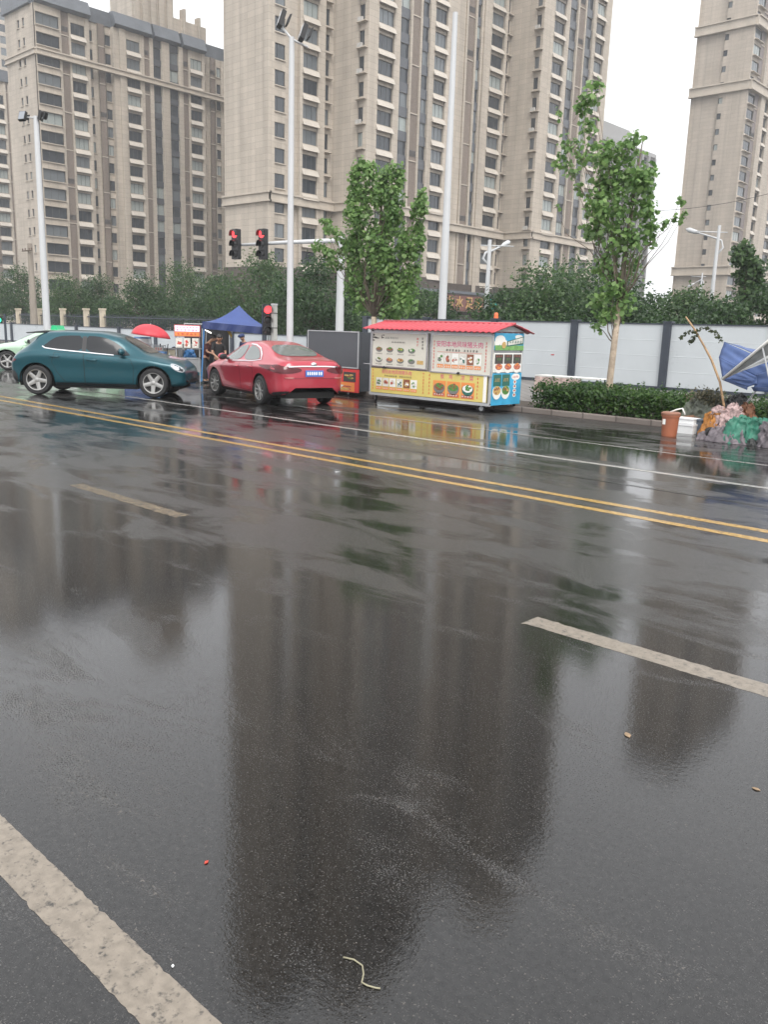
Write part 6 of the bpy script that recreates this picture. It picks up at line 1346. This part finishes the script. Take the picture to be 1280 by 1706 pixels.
lump('sheet', 'larger mauve-grey sheet heaped at the right edge of the photo', 'sheet', 1302, 735, 15.4, .44, .40, .42, 2, M_mauve, 0, 4, .05, .3)
lump('tarpaulin', 'green tarpaulin thrown over the rag heap', 'tarpaulin', 1252, 722, 15.46, .46, .36, .44, 3, M_tgreen, 0, 3.6, .05, .35)
lump('blanket', 'orange blanket bundle behind the mauve sheet', 'blanket', 1198, 712, 16.0, .32, .24, .44, 4, cloth_mat('orange_fleece', (.36, .15, .03), .35), 0, 5, .04)
lump('blanket', 'pale pink patterned quilt on top of the rag heap', 'blanket', 1214, 690, 15.98, .33, .26, .56, 5, mat('pink_patterned_quilt', (.40, .29, .28), .8, var=.5, vscale=14, bump=.5, bscale=16), 0, 5, .04)
lump('blanket', 'brown-orange cloth behind the pink quilt', 'blanket', 1236, 690, 16.25, .30, .22, .58, 6, cloth_mat('rust_cloth', (.18, .075, .035), .3), 0, 5, .04)
lump('sheet', 'grey-green plastic sheet caught over the hedge behind the rags', 'sheet', 1185, 670, 16.7, .55, .28, .66, 7, mat('grey_green_film', (.13, .145, .11), .4, var=.6, vscale=9, bump=.5, bscale=9), 0, 4, .07)
lump('rag_bag', 'black bundle under the folded parasols behind the rags', 'bundle', 1228, 680, 16.55, .34, .24, .70, 8, mat('black_bin_film', (.02, .022, .022), .35, bump=.6, bscale=12), 0, 4, .06)
lump('plastic_bag', 'small crumpled white plastic bag tucked beside the orange blanket', 'bag', 1190, 712, 15.60, .12, .10, .16, 11, M_foam, 0, 2, .055, 0, 'bags in the rag heap')
lump('plastic_bag', 'pale pink plastic bag wedged between the green tarpaulin and the quilt', 'bag', 1222, 705, 15.62, .14, .12, .40, 12, cloth_mat('pale_pink_film', (.42, .30, .31), .3, .4), 0, 2.4, .03, 0, 'bags in the rag heap')
q = MB(); leaves(q, (0, 0, 0), (.42, .2, .16), 420, .07, np.random.RandomState(8), OVAL, .3, .3); g = PX(1180, 660, y=16.55); o = q.build('plant_litter', leafmat('dead_leaves', (.05, .055, .03), (.10, .10, .06), (.22, .19, .12))); o.location = (g[0], 16.5, .72); tag(o, 'wilted cut branches and dead leaves lying on the grey-green sheet', 'plant litter')
g = ground_at(1180, 733); b = MB(); b.lathe([(.05, -.05), (.10, -.05), (.115, -.03), (.115, .03), (.10, .05), (.05, .05), (.045, 0)], (0, 0, .115), 'y', 22, close=True); b.lathe([(0, -.03), (.05, -.03), (.05, .03), (0, .03)], (0, 0, .115), 'y', 14); o = b.build('cart_wheel', M_tyre, smooth=40); o.location = (g[0], g[1]+.08, 0); o.rotation_euler = (0, 0, .9); tag(o, 'small black wheel lying against the mauve sheet beside the crate', 'wheel')
g = ground_at(1262, 740); b = MB(); b.box(-.2, .25, 0, .3, .02, .20); b.box(-.22, .27, -.02, .32, .20, .23); o = b.build('black_crate', M_plastic); o.location = (g[0], g[1]+.1, 0); tag(o, 'low black crate under the edge of the green tarpaulin', 'crate')
# scraps and small bundles strewn over the heap
rs_ = np.random.RandomState(44); looks = [('grey film', M_mauve), ('faded orange cloth', MATS['orange_fleece']), ('pale pink cloth', MATS['pale_pink_film']), ('dark plastic film', MATS['black_bin_film']), ('grey-green film', MATS['grey_green_film']), ('rust brown cloth', MATS['rust_cloth'])]
spots = [('beside the small black wheel', 1178, 722, 15.36, 0), ('between the foam boxes and the hedge', 1152, 700, 16.1, 5), ('in front of the hedge end', 1160, 690, 16.3, 4), ('where the two mauve sheets meet', 1252, 732, 15.24, 3)]
for i, (where, px, py, y, k) in enumerate(spots):
    p = PX(px, py, y=y); z = 0.0; q = MB(); heap(q, 0, 0, rs_.uniform(.11, .19), rs_.uniform(.08, .13), rs_.uniform(.10, .16), 60+i, 0, 20, 2.4, .03, rs_.rand()*3); o = q.build('rag', looks[k][1], smooth=True); o.location = (p[0], y, z); tag(o, 'crumpled scrap of '+looks[k][0]+' '+where, 'rag', 'scraps in the rag heap')
# leaning pole with a leafy twig
P = [PX(1143, 528, y=15.95), PX(1157, 548, y=15.97), PX(1172, 574, y=16.0), PX(1186, 600, y=16.03), PX(1200, 637, y=16.06)]; e = P[-1].copy(); e[2] = .25; e[0] += .22; P.append(e)
t = thing('wooden_pole', 'crooked bare wooden pole leaning in the rag heap, with a wilted leafy twig', 'pole', (e[0], e[1], 0)); base = np.array((e[0], e[1], 0)); b = MB(); b.tube([p-base for p in P], [.014, .018, .02, .022, .022, .024], 8); b.build('shaft', mat('peeled_wood', (.34, .22, .12), .7, var=.4, vscale=12), t, smooth=True)
rs = np.random.RandomState(3); b = MB(); lf_ = MB(); tw = [[(1160, 552), (1178, 546), (1192, 554), (1203, 568)], [(1160, 552), (1147, 553), (1136, 563)], [(1163, 556), (1156, 563), (1150, 570)]]
for L in tw:
    pts = [PX(x, y, y=15.95)-base for x, y in L]; b.tube(pts, .005, 5)
    for p0, p1 in zip(pts, pts[1:]):
        for f_ in (.2, .5, .8, 1): leaves(lf_, p0+(p1-p0)*f_, (.05, .05, .04), 5, .07, rs, OVAL, .2, .3)
tg = b.build('twig', M_bark, t); lf_.build('leaves', leafmat('wilted_leaves', (.03, .045, .02), (.06, .08, .035), (.11, .12, .06)), tg)
# blue parasol lying on its side: panels between ribs, scalloped hem; silver-backed parasol in front
def quadpx(mb, pts, ys, **kw): cloth_sheet(mb, [PX(x, y, y=yy) for (x, y), yy in zip(pts, ys)], **kw)
t = thing('parasol', 'blue market parasol tipped on its side above the rag heap', 'parasol', (*PX(1250, 620, y=16.2)[:2], 0)); M_pblue = mat('faded_blue_parasol_cloth', (.06, .10, .235), .5, var=.15, vscale=4, bump=.2, bscale=9)
b = MB(); apx = (1300, 560)
quadpx(b, [(1207, 570), (1300, 610), (1262, 628), (1198, 596)], [16.25, 16.0, 15.95, 16.1], n=12, fold=.018, seed=1)
quadpx(b, [(1198, 596), (1262, 628), (1256, 636), (1204, 630)], [16.1, 15.95, 15.93, 16.0], n=12, fold=.012, seed=2)
quadpx(b, [(1262, 628), (1204, 630), (1246, 645), (1262, 640)], [15.95, 16.0, 15.98, 15.95], n=8, fold=.010, seed=3)
quadpx(b, [(1262, 624), (1320, 604), (1330, 648), (1256, 646)], [15.94, 15.85, 15.8, 15.96], n=10, fold=.012, seed=4)
quadpx(b, [(1207, 570), (1300, 606), (1310, 590), (1240, 580)], [16.25, 16.02, 16.4, 16.5], n=8, fold=.015, seed=6)
b.v = [tuple(np.array(p)-np.array(BASE[t.name])) for p in b.v]; o = b.build('canopy', M_pblue, t, smooth=True); sm = o.modifiers.new('thickness', 'SOLIDIFY'); sm.thickness = .008
b = MB()
quadpx(b, [(1203, 629), (1246, 645), (1245, 650), (1206, 634)], [15.99, 15.97, 15.97, 15.99], n=6, fold=.004, seed=7); quadpx(b, [(1252, 645), (1330, 647), (1330, 656), (1256, 652)], [15.95, 15.8, 15.8, 15.95], n=6, fold=.004, seed=8)
b.v = [tuple(np.array(p)-np.array(BASE[t.name])) for p in b.v]; o = b.build('hem', mat('dark_blue_hem', (.035, .06, .14), .5), t, smooth=True); sm = o.modifiers.new('thickness', 'SOLIDIFY'); sm.thickness = .008
q0, q1 = PX(1300, 600, y=16.3)-np.array(BASE[t.name]), PX(1215, 650, y=16.5)-np.array(BASE[t.name]); q1[2] = .05; b = MB(); b.tube([q0, (q0+q1)/2, q1], .018, 8); b.build('pole', M_cartgrey, t, smooth=True)
t = thing('parasol', 'silver-lined parasol with a white rim tipped in front of the blue one', 'parasol', (*PX(1290, 600, y=15.7)[:2], 0)); M_silver = mat('silver_lining', (.36, .37, .37), .35, metal=.35, var=.3, vscale=4, bump=.3, bscale=8)
off = np.array(BASE[t.name]); b = MB()
quadpx(b, [(1205, 631), (1340, 520), (1345, 556), (1212, 630)], [15.85, 15.3, 15.5, 15.85], n=12, fold=.006, seed=11); b.v = [tuple(np.array(p)-off) for p in b.v]; o = b.build('lining', M_silver, t, smooth=True); sm = o.modifiers.new('thickness', 'SOLIDIFY'); sm.thickness = .006
b = MB(); quadpx(b, [(1212, 630), (1345, 556), (1350, 590), (1262, 607)], [15.85, 15.5, 15.6, 15.75], n=12, fold=.014, seed=12); b.v = [tuple(np.array(p)-off) for p in b.v]; o = b.build('canopy', mat('white_parasol_cloth', (.66, .67, .67), .5, var=.1, bump=.2, bscale=8), t, smooth=True); sm = o.modifiers.new('thickness', 'SOLIDIFY'); sm.thickness = .006
b = MB(); a_, c_ = PX(1204, 632, y=15.84)-off, PX(1345, 515, y=15.27)-off; b.tube([a_, c_], .028, 8); b.build('rim', M_white_p, t, smooth=True)
q1 = (a_+c_)/2; q2_ = np.array((q1[0]+.5, q1[1]+.2, .02)); b = MB(); b.tube([q1, q2_], .016, 8); b.build('pole', M_cartgrey, t, smooth=True)

# ------------------------------------------------------------------ litter on the road
def flat_leaf(nm, lab, cat, px, py, size, m, rot, shape=OVAL, group=None):
    g = PX(px, py, z=0); b = MB(); P3 = [(size*x, size*y, .001+.10*size*abs(x)) for x, y in shape]; n = len(P3); b.add(P3+[(x, y, z+.002) for x, y, z in P3], [tuple(range(n)), tuple(range(2*n-1, n-1, -1))]+[(i, (i+1) % n, n+(i+1) % n, n+i) for i in range(n)])
    o = b.build(nm, m); o.location = (g[0], g[1], .001); o.rotation_euler = (0, 0, rot); tag(o, lab, cat, group)
M_dry = mat('dry_leaf', (.24, .165, .10), .7, var=.3, vscale=30)
flat_leaf('dry_leaf', 'pale tan fallen leaf lying on wet road below the lane dash', 'leaf', 1046, 1225, .055, M_dry, .8)
flat_leaf('dry_leaf', 'small tan fallen leaf by the right edge of the road picture', 'leaf', 1260, 1315, .035, M_dry, 1.6)
flat_leaf('paper_scrap', 'tiny red paper scrap on the wet road near the white edge line', 'scrap', 344, 1437, .022, mat('red_paper', (.5, .05, .03), .5), .3, DIAM)
flat_leaf('paper_scrap', 'white paper scrap on the road just below the yellow lines', 'scrap', 562, 787, .075, mat('grey_paper', (.4, .4, .4), .6), .3, PALM)
flat_leaf('paper_scrap', 'tiny white scrap on the wet road beside the thick white edge line', 'scrap', 288, 1610, .014, M_foam, .9, DIAM)
b = MB(); b.tube([PX(x, y, z=.0035) for x, y in ((572, 1594), (590, 1598), (604, 1608), (606, 1622), (603, 1636), (612, 1641), (626, 1645), (634, 1646))], .0024, 6); tag(b.build('cord', mat('pale_yellow_rubber', (.27, .25, .17), .5), smooth=True), 'short pale rubber cord lying bent on the wet road', 'cord')

# ------------------------------------------------------------------ damp air
if HAZE:
    b = MB(); b.box(-420, 300, -40, 520, -1.2, 131); o = b.build('haze', None); o.data.materials.clear(); m = bpy.data.materials.new('damp_air'); m.use_nodes = True; nt = m.node_tree; nt.nodes.clear()
    out = nt.nodes.new('ShaderNodeOutputMaterial'); pv = nt.nodes.new('ShaderNodeVolumePrincipled'); pv.inputs['Density'].default_value = HAZE; pv.inputs['Color'].default_value = (.9, .92, .95, 1); pv.inputs['Anisotropy'].default_value = .3
    nt.links.new(pv.outputs[0], out.inputs['Volume']); o.data.materials.append(m); o['kind'] = 'stuff'
